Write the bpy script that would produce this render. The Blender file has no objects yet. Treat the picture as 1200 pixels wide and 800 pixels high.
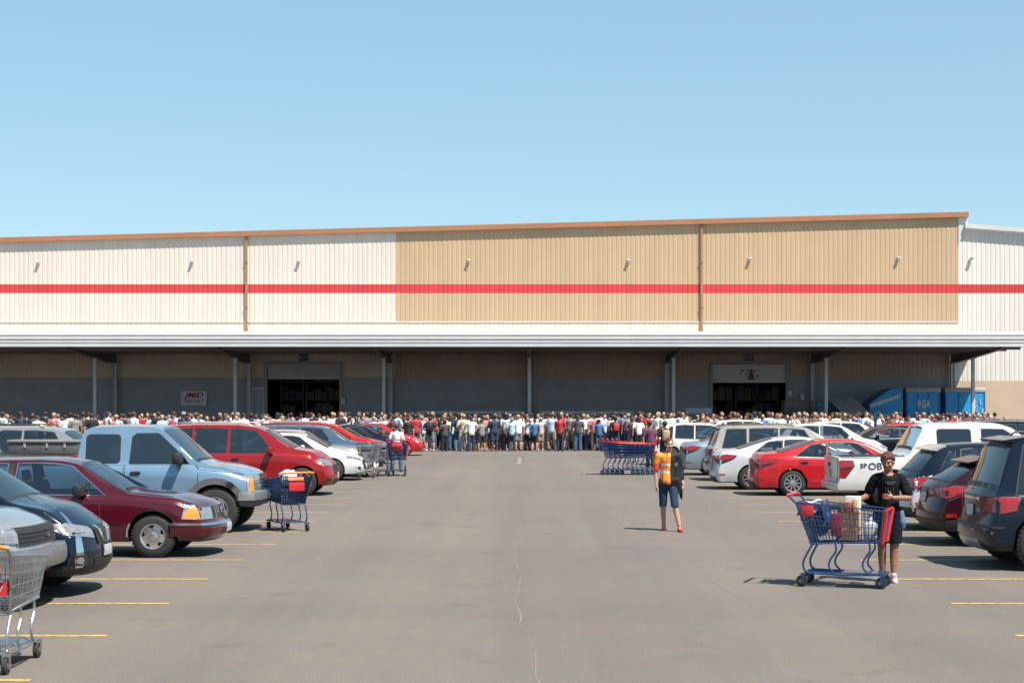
import bpy, bmesh, math, random
from mathutils import Vector, Matrix
from mathutils.bvhtree import BVHTree
random.seed(11)
R = math.radians
S = bpy.context.scene
COL = S.collection
F = 1930.0          # focal length in photo pixels
CX, CY, H = 620.0, 472.0, 2.39
def wx(px, Y): return (px - CX) * Y / F
def wz(py, Y): return H - (py - CY) * Y / F

# ------------------------------------------------------------ materials
def nt(name):
    m = bpy.data.materials.new(name); m.use_nodes = True
    t = m.node_tree
    return m, t, t.nodes['Principled BSDF']
_mc = {}
def mat(name, col, rough=.5, metal=0.0, coat=0.0, var=0.0, scale=8.0, bump=0.0, bscale=60.0, spec=.5, stretch=None):
    """principled material with a broken-up base colour and roughness"""
    if name in _mc: return _mc[name]
    if metal < .7: col = tuple(c * .82 for c in col)
    m, t, b = nt(name)
    b.inputs['Base Color'].default_value = (*col, 1)
    b.inputs['Roughness'].default_value = rough
    b.inputs['Metallic'].default_value = metal
    b.inputs['Coat Weight'].default_value = coat
    b.inputs['Coat Roughness'].default_value = .09
    b.inputs['Specular IOR Level'].default_value = spec
    L = t.links.new
    tc = t.nodes.new('ShaderNodeTexCoord')
    if var > 0:
        n = t.nodes.new('ShaderNodeTexNoise'); n.inputs['Scale'].default_value = scale; n.inputs['Detail'].default_value = 6
        n.inputs['Roughness'].default_value = .65
        if stretch:
            mp = t.nodes.new('ShaderNodeMapping'); mp.inputs['Scale'].default_value = stretch
            L(tc.outputs['Object'], mp.inputs['Vector']); L(mp.outputs[0], n.inputs['Vector'])
        else: L(tc.outputs['Object'], n.inputs['Vector'])
        r = t.nodes.new('ShaderNodeMapRange')
        r.inputs[1].default_value = .3; r.inputs[2].default_value = .7
        r.inputs[3].default_value = 1 - var; r.inputs[4].default_value = 1 + var
        L(n.outputs['Fac'], r.inputs[0])
        mx = t.nodes.new('ShaderNodeMix'); mx.data_type = 'RGBA'; mx.blend_type = 'MULTIPLY'
        mx.inputs[0].default_value = 1
        mx.inputs[6].default_value = (*col, 1)
        L(r.outputs[0], mx.inputs[7])
        L(mx.outputs[2], b.inputs['Base Color'])
        r2 = t.nodes.new('ShaderNodeMapRange')
        r2.inputs[3].default_value = max(.02, rough * (1 - var)); r2.inputs[4].default_value = min(1, rough * (1 + var))
        L(n.outputs['Fac'], r2.inputs[0]); L(r2.outputs[0], b.inputs['Roughness'])
    if bump > 0:
        n2 = t.nodes.new('ShaderNodeTexNoise'); n2.inputs['Scale'].default_value = bscale; n2.inputs['Detail'].default_value = 4
        L(tc.outputs['Object'], n2.inputs['Vector'])
        bp = t.nodes.new('ShaderNodeBump'); bp.inputs['Strength'].default_value = bump; bp.inputs['Distance'].default_value = .02
        L(n2.outputs['Fac'], bp.inputs['Height']); L(bp.outputs['Normal'], b.inputs['Normal'])
    _mc[name] = m
    return m
def paint(name, col, metal=.35, rough=.32, coat=1.0):
    m = mat('paint_' + name, col, rough, metal, coat, .10, 1.7, .012, 3.0, spec=.12)
    return m

BLACK = mat('black_plastic', (.018, .018, .02), .55, var=.25, scale=9)
DARK = mat('dark_void', (.006, .006, .007), .8)
RUBBER = mat('tyre_rubber', (.022, .021, .02), .8, var=.25, scale=20, bump=.3, bscale=90)
RIM = mat('wheel_alloy', (.55, .55, .56), .28, .9, var=.15, scale=10)
STEELRIM = mat('dull_rim', (.28, .28, .29), .4, .8, var=.2, scale=10)
CHROME = mat('chrome', (.75, .76, .78), .12, 1.0, var=.1, scale=6)
GLASS = mat('tinted_glass', (.008, .012, .018), .03, 0, 1.0, spec=.7)
def clear_glass(name, tint, base):
    m, t, b = nt(name); L = t.links.new
    out = t.nodes['Material Output']; t.nodes.remove(b)
    tr = t.nodes.new('ShaderNodeBsdfTransparent'); tr.inputs[0].default_value = (*tint, 1)
    gl = t.nodes.new('ShaderNodeBsdfGlossy'); gl.inputs['Roughness'].default_value = .03
    fr = t.nodes.new('ShaderNodeFresnel'); fr.inputs[0].default_value = 1.55
    mx = t.nodes.new('ShaderNodeMixShader')
    tc = t.nodes.new('ShaderNodeTexCoord'); n = t.nodes.new('ShaderNodeTexNoise'); n.inputs['Scale'].default_value = 2.2
    bp = t.nodes.new('ShaderNodeBump'); bp.inputs['Strength'].default_value = .12; bp.inputs['Distance'].default_value = .03
    L(tc.outputs['Object'], n.inputs['Vector']); L(n.outputs['Fac'], bp.inputs['Height']); L(bp.outputs[0], gl.inputs['Normal'])
    ad = t.nodes.new('ShaderNodeMath'); ad.operation = 'MULTIPLY_ADD'; ad.inputs[1].default_value = 1.0; ad.inputs[2].default_value = base
    L(fr.outputs[0], ad.inputs[0]); L(ad.outputs[0], mx.inputs[0]); L(tr.outputs[0], mx.inputs[1]); L(gl.outputs[0], mx.inputs[2]); L(mx.outputs[0], out.inputs[0])
    return m
CLEAR = clear_glass('clear_window_glass', (.48, .55, .60), .08)
PRIV = clear_glass('privacy_window_glass', (.14, .17, .20), .11)
CABIN = mat('cabin_lining', (.035, .034, .036), .8, var=.2, scale=5)
SEATM = mat('seat_fabric', (.06, .058, .06), .85, var=.2, scale=6)
GLASSB = mat('bluish_glass', (.03, .06, .09), .03, 0, 1.0, spec=.8)
LENS = mat('clear_lamp_lens', (.27, .28, .30), .08, .35, 1.0, var=.25, scale=9)
AMBER = mat('amber_lens', (.85, .28, .02), .2, 0, 1.0, var=.15, scale=30)
REDL = mat('red_lens', (.30, .006, .010), .15, 0, 1.0, var=.3, scale=22)
PLATE = mat('plate_white', (.42, .44, .47), .4, var=.35, scale=30)
GREYPL = mat('grey_plastic', (.10, .10, .11), .6, var=.2, scale=7)
SILVERTRIM = mat('silver_trim', (.5, .51, .53), .3, .8, var=.1)

# ------------------------------------------------------------ object helpers
def link(o, parent=None):
    COL.objects.link(o)
    if parent is not None: o.parent = parent
    return o
def obj(name, bm, mats, parent=None, smooth=True, angle=35):
    """bmesh -> one mesh object"""
    me = bpy.data.meshes.new(name)
    bmesh.ops.recalc_face_normals(bm, faces=bm.faces[:]) if bm.faces else None
    bm.to_mesh(me); bm.free()
    return objm(name, me, mats, parent, smooth, angle)
def objm(name, me, mats, parent=None, smooth=True, angle=35):
    if not isinstance(mats, (list, tuple)): mats = [mats]
    if not me.materials:
        for m in mats: me.materials.append(m)
    if smooth:
        me.shade_smooth()
        me.set_sharp_from_angle(angle=R(angle))
    o = bpy.data.objects.new(name, me)
    return link(o, parent)
def thing(name, label, cat, loc=(0, 0, 0), rz=0.0, group=None):
    o = bpy.data.objects.new(name, None); o.empty_display_size = .2
    link(o); o.location = loc; o.rotation_euler = (0, 0, rz)
    return tag(o, label, cat, group)
def tag(o, label=None, cat=None, group=None, kind=None):
    if label: o['label'] = label
    if cat: o['category'] = cat
    if group: o['group'] = group
    if kind: o['kind'] = kind
    return o
def struct(o): o['kind'] = 'structure'; return o
def copy_tree(o, parent=None):
    c = o.copy(); COL.objects.link(c); c.parent = parent
    for ch in list(o.children): copy_tree(ch, c)
    return c
def walk(o):
    yield o
    for ch in o.children: yield from walk(ch)
def setmat(o, i, m):
    s = o.material_slots[i]; s.link = 'OBJECT'; s.material = m

def add_box(bm, c, s, rz=0, mi=0, bevel=0.0, rot=None):
    b2 = bmesh.new()
    bmesh.ops.create_cube(b2, size=1)
    bmesh.ops.scale(b2, vec=s, verts=b2.verts)
    if bevel: bmesh.ops.bevel(b2, geom=b2.edges[:], offset=bevel, segments=2, affect='EDGES', profile=.5)
    M = Matrix.Translation(c) @ (rot if rot is not None else Matrix.Rotation(rz, 4, 'Z'))
    bmesh.ops.transform(b2, matrix=M, verts=b2.verts)
    merge(bm, b2, mi)
def merge(bm, b2, mi=None):
    vm = {}
    for v in b2.verts: vm[v] = bm.verts.new(v.co)
    for f in b2.faces:
        try:
            nf = bm.faces.new([vm[v] for v in f.verts]); nf.material_index = f.material_index if mi is None else mi
        except ValueError: pass
    b2.free()
def box(name, c, s, m, parent=None, bevel=0.0, rz=0, **k):
    bm = bmesh.new(); add_box(bm, c, s, rz, 0, bevel); return obj(name, bm, m, parent, **k)
def add_tube(bm, pts, r, n=6, mi=0, cap=True):
    pts = [Vector(p) for p in pts]
    rings = []
    rr = r if isinstance(r, (list, tuple)) else [r] * len(pts)
    up = None
    for i, p in enumerate(pts):
        d = (pts[min(i + 1, len(pts) - 1)] - pts[max(i - 1, 0)]).normalized()
        if up is None or abs(up.dot(d)) > .95: up = Vector((0, 0, 1)) if abs(d.z) < .9 else Vector((1, 0, 0))
        a = d.cross(up).normalized(); b = d.cross(a).normalized(); up = -b if False else up
        rings.append([bm.verts.new(p + (a * math.cos(2 * math.pi * k / n) + b * math.sin(2 * math.pi * k / n)) * rr[i]) for k in range(n)])
    for i in range(len(rings) - 1):
        for k in range(n):
            f = bm.faces.new((rings[i][k], rings[i][(k + 1) % n], rings[i + 1][(k + 1) % n], rings[i + 1][k])); f.material_index = mi
    if cap:
        for q in (rings[0], rings[-1]):
            f = bm.faces.new(q); f.material_index = mi
def curve_pts(pts, n=5):
    P = [Vector(p) for p in pts]; out = []
    for i in range(len(P) - 1):
        p0, p1, p2, p3 = P[max(i - 1, 0)], P[i], P[i + 1], P[min(i + 2, len(P) - 1)]
        for k in range(n):
            t_ = k / n; out.append(.5 * ((2 * p1) + (p2 - p0) * t_ + (2 * p0 - 5 * p1 + 4 * p2 - p3) * t_ ** 2 + (3 * p1 - p0 - 3 * p2 + p3) * t_ ** 3))
    return out + [P[-1]]
def tube(name, pts, r, m, parent=None, n=8):
    bm = bmesh.new(); add_tube(bm, pts, r, n); return obj(name, bm, m, parent)
def add_lathe(bm, prof, axis='Y', n=28, c=(0, 0, 0), mi=0, cap=True):
    """prof: list of (radius, along)"""
    rings = []
    c = Vector(c)
    for r, h in prof:
        ring = []
        for k in range(n):
            a = 2 * math.pi * k / n
            if axis == 'Y': p = Vector((r * math.cos(a), h, r * math.sin(a)))
            elif axis == 'Z': p = Vector((r * math.cos(a), r * math.sin(a), h))
            else: p = Vector((h, r * math.cos(a), r * math.sin(a)))
            ring.append(bm.verts.new(c + p))
        rings.append(ring)
    for i in range(len(rings) - 1):
        for k in range(n):
            f = bm.faces.new((rings[i][k], rings[i][(k + 1) % n], rings[i + 1][(k + 1) % n], rings[i + 1][k])); f.material_index = mi
    for q, r in ((rings[0], prof[0][0]), (rings[-1], prof[-1][0])):
        if cap and r > 1e-4:
            f = bm.faces.new(q); f.material_index = mi
def add_poly_prism(bm, poly, y0, y1, mi=0):
    """polygon in (x, z) extruded along y"""
    a = [bm.verts.new((x, y0, z)) for x, z in poly]; b = [bm.verts.new((x, y1, z)) for x, z in poly]
    n = len(poly)
    f = bm.faces.new(a); f.material_index = mi
    f = bm.faces.new(b[::-1]); f.material_index = mi
    for i in range(n):
        f = bm.faces.new((a[i], b[i], b[(i + 1) % n], a[(i + 1) % n])); f.material_index = mi
def text_mesh(name, s, size, m, parent=None, depth=.004, shear=0.0, bold=0.0, align='CENTER'):
    """lettering standing in the XZ plane, facing -Y"""
    cu = bpy.data.curves.new(name, 'FONT'); cu.body = s; cu.size = size; cu.extrude = depth; cu.align_x = align; cu.align_y = 'CENTER'
    cu.shear = shear; cu.offset = bold; cu.resolution_u = 3
    t = bpy.data.objects.new(name, cu); COL.objects.link(t)
    dg = bpy.context.evaluated_depsgraph_get()
    me = bpy.data.meshes.new_from_object(t.evaluated_get(dg))
    bpy.data.objects.remove(t); bpy.data.curves.remove(cu)
    me.transform(Matrix.Rotation(R(90), 4, 'X'))
    me.materials.clear()
    return objm(name, me, m, parent, smooth=False)
def evaluated(o):
    """apply an object's modifiers and hand back the mesh, removing the source"""
    dg = bpy.context.evaluated_depsgraph_get()
    me = bpy.data.meshes.new_from_object(o.evaluated_get(dg))
    old = o.data
    bpy.data.objects.remove(o); bpy.data.meshes.remove(old)
    return me

# ------------------------------------------------------------ camera, world, sun
cam = bpy.data.cameras.new('camera'); co = bpy.data.objects.new('camera', cam); COL.objects.link(co)
co.location = (0, 0, H); co.rotation_euler = (R(90), 0, 0)
cam.sensor_width = 36; cam.lens = F * 36 / 1200; cam.shift_x = (600 - CX) / 1200; cam.shift_y = (CY - 400) / 1200
cam.clip_start = .1; cam.clip_end = 5000
S.camera = co
TO_SUN = Vector((.42, -.42, 1)).normalized()
EL = math.asin(TO_SUN.z); AZ = math.atan2(TO_SUN.x, TO_SUN.y)
w = bpy.data.worlds.new('World'); S.world = w; w.use_nodes = True
t = w.node_tree; bg = t.nodes['Background']
sky = t.nodes.new('ShaderNodeTexSky'); sky.sky_type = 'NISHITA'; sky.sun_disc = False
sky.sun_elevation = EL; sky.sun_rotation = AZ; sky.altitude = 0; sky.air_density = 1.0; sky.dust_density = .25; sky.ozone_density = 2.2
airglow = t.nodes.new('ShaderNodeMix'); airglow.data_type = 'RGBA'; airglow.inputs[0].default_value = .40
k_ = 1 / (2.0 * .064); airglow.inputs[7].default_value = (.43 * k_, .79 * k_, .95 * k_, 1)
t.links.new(sky.outputs[0], airglow.inputs[6]); t.links.new(airglow.outputs[2], bg.inputs[0]); bg.inputs[1].default_value = .064
sl = bpy.data.lights.new('sun', 'SUN'); sl.energy = 5.0; sl.angle = R(.53); sl.color = (1, .91, .80)
so = bpy.data.objects.new('sun', sl); COL.objects.link(so)
so.rotation_euler = (-TO_SUN).to_track_quat('-Z', 'Y').to_euler(); so.location = (30, -30, 60)
S.view_settings.view_transform = 'Standard'; S.view_settings.look = 'None'
S.cycles.sample_clamp_direct = 5; S.cycles.sample_clamp_indirect = 5
S.view_settings.exposure = 1.06; S.view_settings.gamma = 1; S.view_settings.use_curve_mapping = False
# ------------------------------------------------------------ ground
def ground_mat():
    m, t, b = nt('worn_asphalt'); L = t.links.new
    geo = t.nodes.new('ShaderNodeNewGeometry')
    def noise(sc, det, sx=1, sy=1, rough=.6):
        mp = t.nodes.new('ShaderNodeMapping'); mp.inputs['Scale'].default_value = (sx, sy, 1)
        L(geo.outputs['Position'], mp.inputs['Vector'])
        n = t.nodes.new('ShaderNodeTexNoise'); n.inputs['Scale'].default_value = sc; n.inputs['Detail'].default_value = det
        n.inputs['Roughness'].default_value = rough
        L(mp.outputs[0], n.inputs['Vector']); return n.outputs['Fac']
    def ramp(fac, stops):
        r = t.nodes.new('ShaderNodeValToRGB')
        while len(r.color_ramp.elements) < len(stops): r.color_ramp.elements.new(.5)
        for e, (p, c) in zip(r.color_ramp.elements, stops): e.position = p; e.color = (*c, 1)
        L(fac, r.inputs[0]); return r.outputs[0]
    def mult(a, c, f=1.0):
        x = t.nodes.new('ShaderNodeMix'); x.data_type = 'RGBA'; x.blend_type = 'MULTIPLY'; x.inputs[0].default_value = f
        L(a, x.inputs[6]); L(c, x.inputs[7]); return x.outputs[2]
    base = ramp(noise(.12, 5), [(.3, (.112, .1005, .0925)), (.7, (.128, .1155, .106))])
    tracks = ramp(noise(1.0, 4, .55, .012), [(.35, (.90, .90, .91)), (.52, (1, 1, 1)), (.70, (1.12, 1.09, 1.03))])
    cross = ramp(noise(1.0, 4, .02, .22), [(.35, (.95, .95, .955)), (.6, (1.03, 1.025, 1.02))])
    spots = ramp(noise(.9, 6, rough=.7), [(.30, (.80, .80, .81)), (.42, (1, 1, 1)), (.68, (1, 1, 1)), (.8, (1.12, 1.10, 1.06))])
    grain = ramp(noise(55, 3, rough=.8), [(.25, (.52, .52, .52)), (.5, (1, 1, 1)), (.75, (1.6, 1.56, 1.5))])
    rust = ramp(noise(3.2, 5, 1, .35, .75), [(.54, (1, 1, 1)), (.70, (1.18, 1.10, .95))])
    oil = ramp(noise(.55, 3, 1, 1, .5), [(.20, (.72, .72, .73)), (.31, (1, 1, 1))])
    c = mult(mult(mult(mult(mult(mult(base, tracks), cross), spots), grain), rust), oil)
    L(c, b.inputs['Base Color']); b.inputs['Roughness'].default_value = .88; b.inputs['Specular IOR Level'].default_value = .25
    bp = t.nodes.new('ShaderNodeBump'); bp.inputs['Strength'].default_value = .35; bp.inputs['Distance'].default_value = .012
    L(noise(70, 4, rough=.8), bp.inputs['Height']); L(bp.outputs[0], b.inputs['Normal'])
    return m
bm = bmesh.new()
g = 900
f = bm.faces.new([bm.verts.new(p) for p in ((-g, -200, 0), (g, -200, 0), (g, g, 0), (-g, g, 0))])
struct(obj('ground', bm, ground_mat(), smooth=False))

def worn_mat(name, col, under, lo=.38, hi=.5, sc=9):
    m, t, b = nt(name); L = t.links.new
    geo = t.nodes.new('ShaderNodeNewGeometry'); n = t.nodes.new('ShaderNodeTexNoise')
    n.inputs['Scale'].default_value = sc; n.inputs['Detail'].default_value = 8; n.inputs['Roughness'].default_value = .75
    L(geo.outputs['Position'], n.inputs['Vector'])
    r = t.nodes.new('ShaderNodeMapRange'); r.inputs[1].default_value = lo; r.inputs[2].default_value = hi; L(n.outputs['Fac'], r.inputs[0])
    x = t.nodes.new('ShaderNodeMix'); x.data_type = 'RGBA'; L(r.outputs[0], x.inputs[0])
    x.inputs[6].default_value = (*under, 1); x.inputs[7].default_value = (*col, 1)
    L(x.outputs[2], b.inputs['Base Color']); b.inputs['Roughness'].default_value = .8
    return m
YEL = worn_mat('worn_yellow_paint', (.50, .29, .05), (.15, .125, .09), .40, .58, 11)
WHT = worn_mat('faded_white_paint', (.24, .22, .20), (.13, .115, .105), .42, .62, 5)
def ribbon(name, pts, wd, m, z=.004):
    bm = bmesh.new(); prev = None
    for i, (x, y) in enumerate(pts):
        ww = wd[i] if isinstance(wd, list) else wd
        dx = pts[min(i + 1, len(pts) - 1)][0] - pts[max(i - 1, 0)][0]; dy = pts[min(i + 1, len(pts) - 1)][1] - pts[max(i - 1, 0)][1]
        l = math.hypot(dx, dy); nx, ny = -dy / l * ww / 2, dx / l * ww / 2
        a, b_ = bm.verts.new((x + nx, y + ny, z)), bm.verts.new((x - nx, y - ny, z))
        if prev: bm.faces.new((prev[0], a, b_, prev[1]))
        prev = (a, b_)
    return struct(obj(name, bm, m, smooth=False))
LINES = [14.2 + 2.72 * k for k in range(-2, 24)]
for y in LINES:
    for s, xe in ((-1, -4.3), (1, 5.0)):
        e = random.uniform(-.06, .06)
        ribbon('parking_line', [(xe + e, y), (s * 8, y), (s * 11.4, y)], .12, YEL)
        if y > 30: ribbon('parking_line', [(s * 11.6, y), (s * 14, y), (s * 16.8, y)], .105, YEL)
CRK = mat('crack_filler', (.195, .178, .158), .9, var=.3, scale=3)
pts, wd, y, x = [], [], 9.0, .04
while y < 34:
    pts.append((x, y)); wd.append(random.choice((.003, .008, .011, .016, .006)))
    y += random.uniform(.25, .8); x += random.uniform(-.034, .034) - x * .12 + (.03 if y < 14 else -.02)
ribbon('pavement_crack', pts, wd, CRK, .003)
for k in range(4):
    x0 = (-3.2, 2.6, 3.9, -1.9)[k]; y = (22, 19, 31, 38)[k]; pts = []; x = x0
    for j in range(14): pts.append((x, y)); y += random.uniform(.3, .7); x += random.uniform(-.12, .1)
    ribbon('pavement_crack', pts, [.003 + .010 * random.random() for _ in pts], CRK, .003)
ribbon('lane_marking', [(-.40, 64), (-.40, 68), (-.41, 72.5)], .15, WHT)

# ------------------------------------------------------------ warehouse
YW = 105.0
pw = YW / F
def bx_(px): return (px - CX) * pw
def bz_(py): return H + (CY - py) * pw
WHITE = mat('white_cladding', (.63, .575, .52), .5, var=.07, scale=1.2, stretch=(1, 1, .10))
CREAM = mat('cream_cladding', (.86, .74, .585), .5, var=.08, scale=1.2, stretch=(1, 1, .12))
WING = mat('white_wing_cladding', (.66, .64, .60), .5, var=.07, scale=1.2, stretch=(1, 1, .10))
TAN = mat('tan_cladding', (.475, .345, .215), .5, var=.07, scale=1.2, stretch=(1, 1, .10))
STRIPE = mat('red_stripe_paint', (.53, .040, .045), .5, var=.10, scale=1.2, stretch=(1, 1, .10))
TRIM = mat('brown_roof_trim', (.36, .165, .085), .5, var=.08, scale=.5)
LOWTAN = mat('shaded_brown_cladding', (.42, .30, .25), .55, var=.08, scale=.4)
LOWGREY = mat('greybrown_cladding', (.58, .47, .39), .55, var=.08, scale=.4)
BLOCK = mat('grey_block_wall', (.35, .355, .38), .8, var=.10, scale=.9, bump=.2, bscale=9)
BEIGE = mat('beige_block_wall', (.52, .405, .30), .8, var=.08, scale=.9, bump=.2, bscale=9)
METAL = mat('galvanised_white', (.62, .62, .63), .4, .1, var=.06, scale=.6)
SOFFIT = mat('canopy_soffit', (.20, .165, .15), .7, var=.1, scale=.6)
STEEL = mat('painted_steel', (.55, .57, .60), .45, .1, var=.1, scale=2)
BEAM = mat('beam_steel', (.13, .105, .095), .6, var=.15, scale=1.5)
ROOFM = mat('roof_sheet', (.45, .44, .42), .6, var=.1, scale=.3)
wh = thing('warehouse', 'long white and tan corrugated warehouse with a red stripe behind the crowd', 'building', (0, YW, 0))
def ztop(x): return bz_(280) + (x - bx_(0)) * (bz_(250) - bz_(280)) / (bx_(1133) - bx_(0)) - .25
def cladding(name, x0, x1, zs, ztopf, mats, pitch=.3, d=.016, y=0.0, parent=wh):
    """ribbed sheet wall; zs = z breaks (last one replaced by ztopf(x)), mats one per band"""
    bm = bmesh.new(); prof = []; x = x0
    while x < x1 - 1e-6:
        for fx, dy in ((0, 0), (.56, 0), (.66, d), (.90, d)):
            xx = x + fx * pitch
            if xx < x1: prof.append((xx, dy))
        x += pitch
    prof.append((x1, 0)); prev = None
    for xx, dy in prof:
        cv = [bm.verts.new((xx, y + dy, z)) for z in zs] + ([bm.verts.new((xx, y + dy, ztopf(xx)))] if ztopf else [])
        if prev:
            for k in range(len(cv) - 1):
                f = bm.faces.new((prev[k], cv[k], cv[k + 1], prev[k + 1])); f.material_index = k
        prev = cv
    o = obj(name, bm, mats, parent, smooth=False)
    return o
XL, XT, XR, XE = -52.0, bx_(464), bx_(1123), 62.0
zc, zs0, zs1 = bz_(377), bz_(343.5), bz_(333)
cladding('white_wall_panel', XL, XT, [zc, zs0, zs1], ztop, [WHITE, STRIPE, WHITE])
cladding('tan_wall_panel', XT, XR, [zc, zs0, zs1], ztop, [TAN, STRIPE, TAN])
cladding('cream_wall_band', XL, XR, [5.6, zc - .005], None, [CREAM], y=-.01)
box('band_flashing', ((XL + XR) / 2, -.03, zc), (XR - XL, .07, .07), METAL, wh)
# lower wall with the two door openings
dl0, dl1, dr0, dr1 = bx_(313), bx_(398), bx_(835), bx_(921)
dtl, dtr = bz_(426), bz_(427)
zb = bz_(442)
XB = bx_(1112)
def low_wall(x0, x1, m):
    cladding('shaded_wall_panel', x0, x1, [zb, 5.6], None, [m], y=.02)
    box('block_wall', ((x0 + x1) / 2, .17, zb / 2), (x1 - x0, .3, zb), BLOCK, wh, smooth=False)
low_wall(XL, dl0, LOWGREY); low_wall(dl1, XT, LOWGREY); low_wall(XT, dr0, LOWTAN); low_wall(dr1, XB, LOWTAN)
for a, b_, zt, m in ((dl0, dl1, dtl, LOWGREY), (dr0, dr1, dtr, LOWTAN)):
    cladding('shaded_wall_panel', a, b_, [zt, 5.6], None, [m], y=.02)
# end wing
def zwing(x): return bz_(265) - (x - bx_(1133)) * (bz_(265) - bz_(270)) / (bx_(1200) - bx_(1133)) - .2
XWc = bx_(1123)
cladding('wing_wall_panel', XWc, XE, [bz_(446), zs0, zs1], zwing, [WING, STRIPE, WING], y=.06)
box('wing_block_wall', ((XB + XE) / 2, .21, bz_(446) / 2), (XE - XB, .3, bz_(446)), BEIGE, wh, smooth=False)
cladding('wing_wall_panel', XB, XWc, [bz_(446), 5.6], None, [WING], y=.06)
bm = bmesh.new(); add_poly_prism(bm, [(bx_(1130), zwing(bx_(1130)) + .05), (XE, zwing(XE) + .05), (XE, zwing(XE) + .33), (bx_(1130), zwing(bx_(1130)) + .33)], -.28, .3)
obj('wing_gutter', bm, METAL, wh, smooth=False)
bm = bmesh.new(); add_poly_prism(bm, [(XL, ztop(XL)), (bx_(1134), ztop(bx_(1134))), (bx_(1134), ztop(bx_(1134)) + .32), (XL, ztop(XL) + .32)], -.26, .35)
obj('roof_trim', bm, TRIM, wh, smooth=False)
bm = bmesh.new(); add_poly_prism(bm, [(XR, zwing(XR) - 1.0), (bx_(1133.5), zwing(XR) + .3), (bx_(1133.5), ztop(XR) - .005), (XR, ztop(XR) - .005)], -.05, .05)
obj('end_flashing', bm, METAL, wh, smooth=False)
# bulk of the building behind the front
bm = bmesh.new()
for x0, x1, zf in ((XL, XR, ztop), (XR + .01, XE, zwing)):
    add_poly_prism(bm, [(x0, 6.5), (x1, 6.5), (x1, zf(x1) - .02), (x0, zf(x0) - .02)], .3, 60)
obj('roof', bm, ROOFM, wh, smooth=False)
bm = bmesh.new()
add_box(bm, (XL + .1, 30, 3.25), (.2, 59, 6.5)); add_box(bm, (XE - .1, 30, 3.25), (.2, 59, 6.5)); add_box(bm, ((XL + XE) / 2, 60, 3.25), (XE - XL, .2, 6.5))
obj('outer_wall', bm, WHITE, wh, smooth=False)
# downspouts
for px in (289, 822):
    x = bx_(px); bm = bmesh.new()
    add_box(bm, (x, -.09, (ztop(x) + bz_(388)) / 2), (.15, .12, ztop(x) - bz_(388)), bevel=.015)
    add_box(bm, (x, -.11, bz_(386)), (.2, .17, .25)); add_box(bm, (x, -.11, zs1 + 1.4), (.19, .15, .07)); add_box(bm, (x, -.11, zs0 - .9), (.19, .15, .07))
    obj('downspout', bm, TRIM, wh, smooth=False)
# wall lamps
for px, py in ((45, 308), (225, 307), (350, 307), (549, 306), (736, 306), (878, 304), (1052, 303), (1138, 303)):
    bm = bmesh.new(); x, z = bx_(px), bz_(py)
    add_box(bm, (x, -.05, z), (.16, .1, .2), bevel=.01); add_box(bm, (x + .05, -.17, z + .05), (.20, .20, .09), bevel=.02)
    l = obj('wall_lamp', bm, mat('lamp_housing', (.6, .59, .56), .5, var=.1), wh)
    box('lamp_glass', (x + .05, -.17, z - .015), (.16, .16, .02), mat('lamp_diffuser', (.7, .68, .6), .3), l)
# shutters, frames, doors
SHUT = mat('grey_shutter', (.40, .40, .42), .5, .2, var=.12, scale=1.2)
SHUTW = mat('pale_shutter', (.55, .55, .57), .5, .1, var=.1, scale=1.2)
def shutter(x0, x1, z0, z1, m):
    bm = bmesh.new(); z = z0
    while z < z1 - .01:
        h = min(.115, z1 - z)
        add_box(bm, ((x0 + x1) / 2, .09, z + h / 2), (x1 - x0 - .02, .05, h - .012)); z += .115
    add_box(bm, ((x0 + x1) / 2, .07, z0 - .03), (x1 - x0 - .02, .1, .07))
    return obj('roller_shutter', bm, m, wh, smooth=False)
s1 = shutter(dl0, dl1, bz_(443), dtl, SHUT); s2 = shutter(dr0, dr1, bz_(447), dtr, SHUTW)
for x0, x1, zt in ((dl0, dl1, dtl), (dr0, dr1, dtr)):
    bm = bmesh.new()
    for x in (x0 - .09, x1 + .09): add_box(bm, (x, -.03, zt / 2), (.2, .14, zt))
    add_box(bm, ((x0 + x1) / 2, -.03, zt + .06), (x1 - x0 + .38, .14, .12))
    obj('door_frame', bm, mat('door_frame_paint', (.30, .29, .29), .6, var=.1), wh, smooth=False)
xd0, xd1 = bx_(295.5), bx_(310)
sd = box('side_door', ((xd0 + xd1) / 2, -.02, bz_(458) / 2), (xd1 - xd0 - .1, .06, bz_(458)), mat('door_grey', (.36, .36, .38), .5, var=.08), wh)
bm = bmesh.new()
for x in (xd0, xd1): add_box(bm, (x, -.04, bz_(456) / 2), (.12, .1, bz_(456)))
add_box(bm, ((xd0 + xd1) / 2, -.04, bz_(456) + .05), (xd1 - xd0 + .12, .1, .1)); obj('door_frame', bm, STEEL, sd, smooth=False)
box('door_handle', (xd0 + .14, -.08, 1.0), (.12, .06, .03), CHROME, sd)
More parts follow.
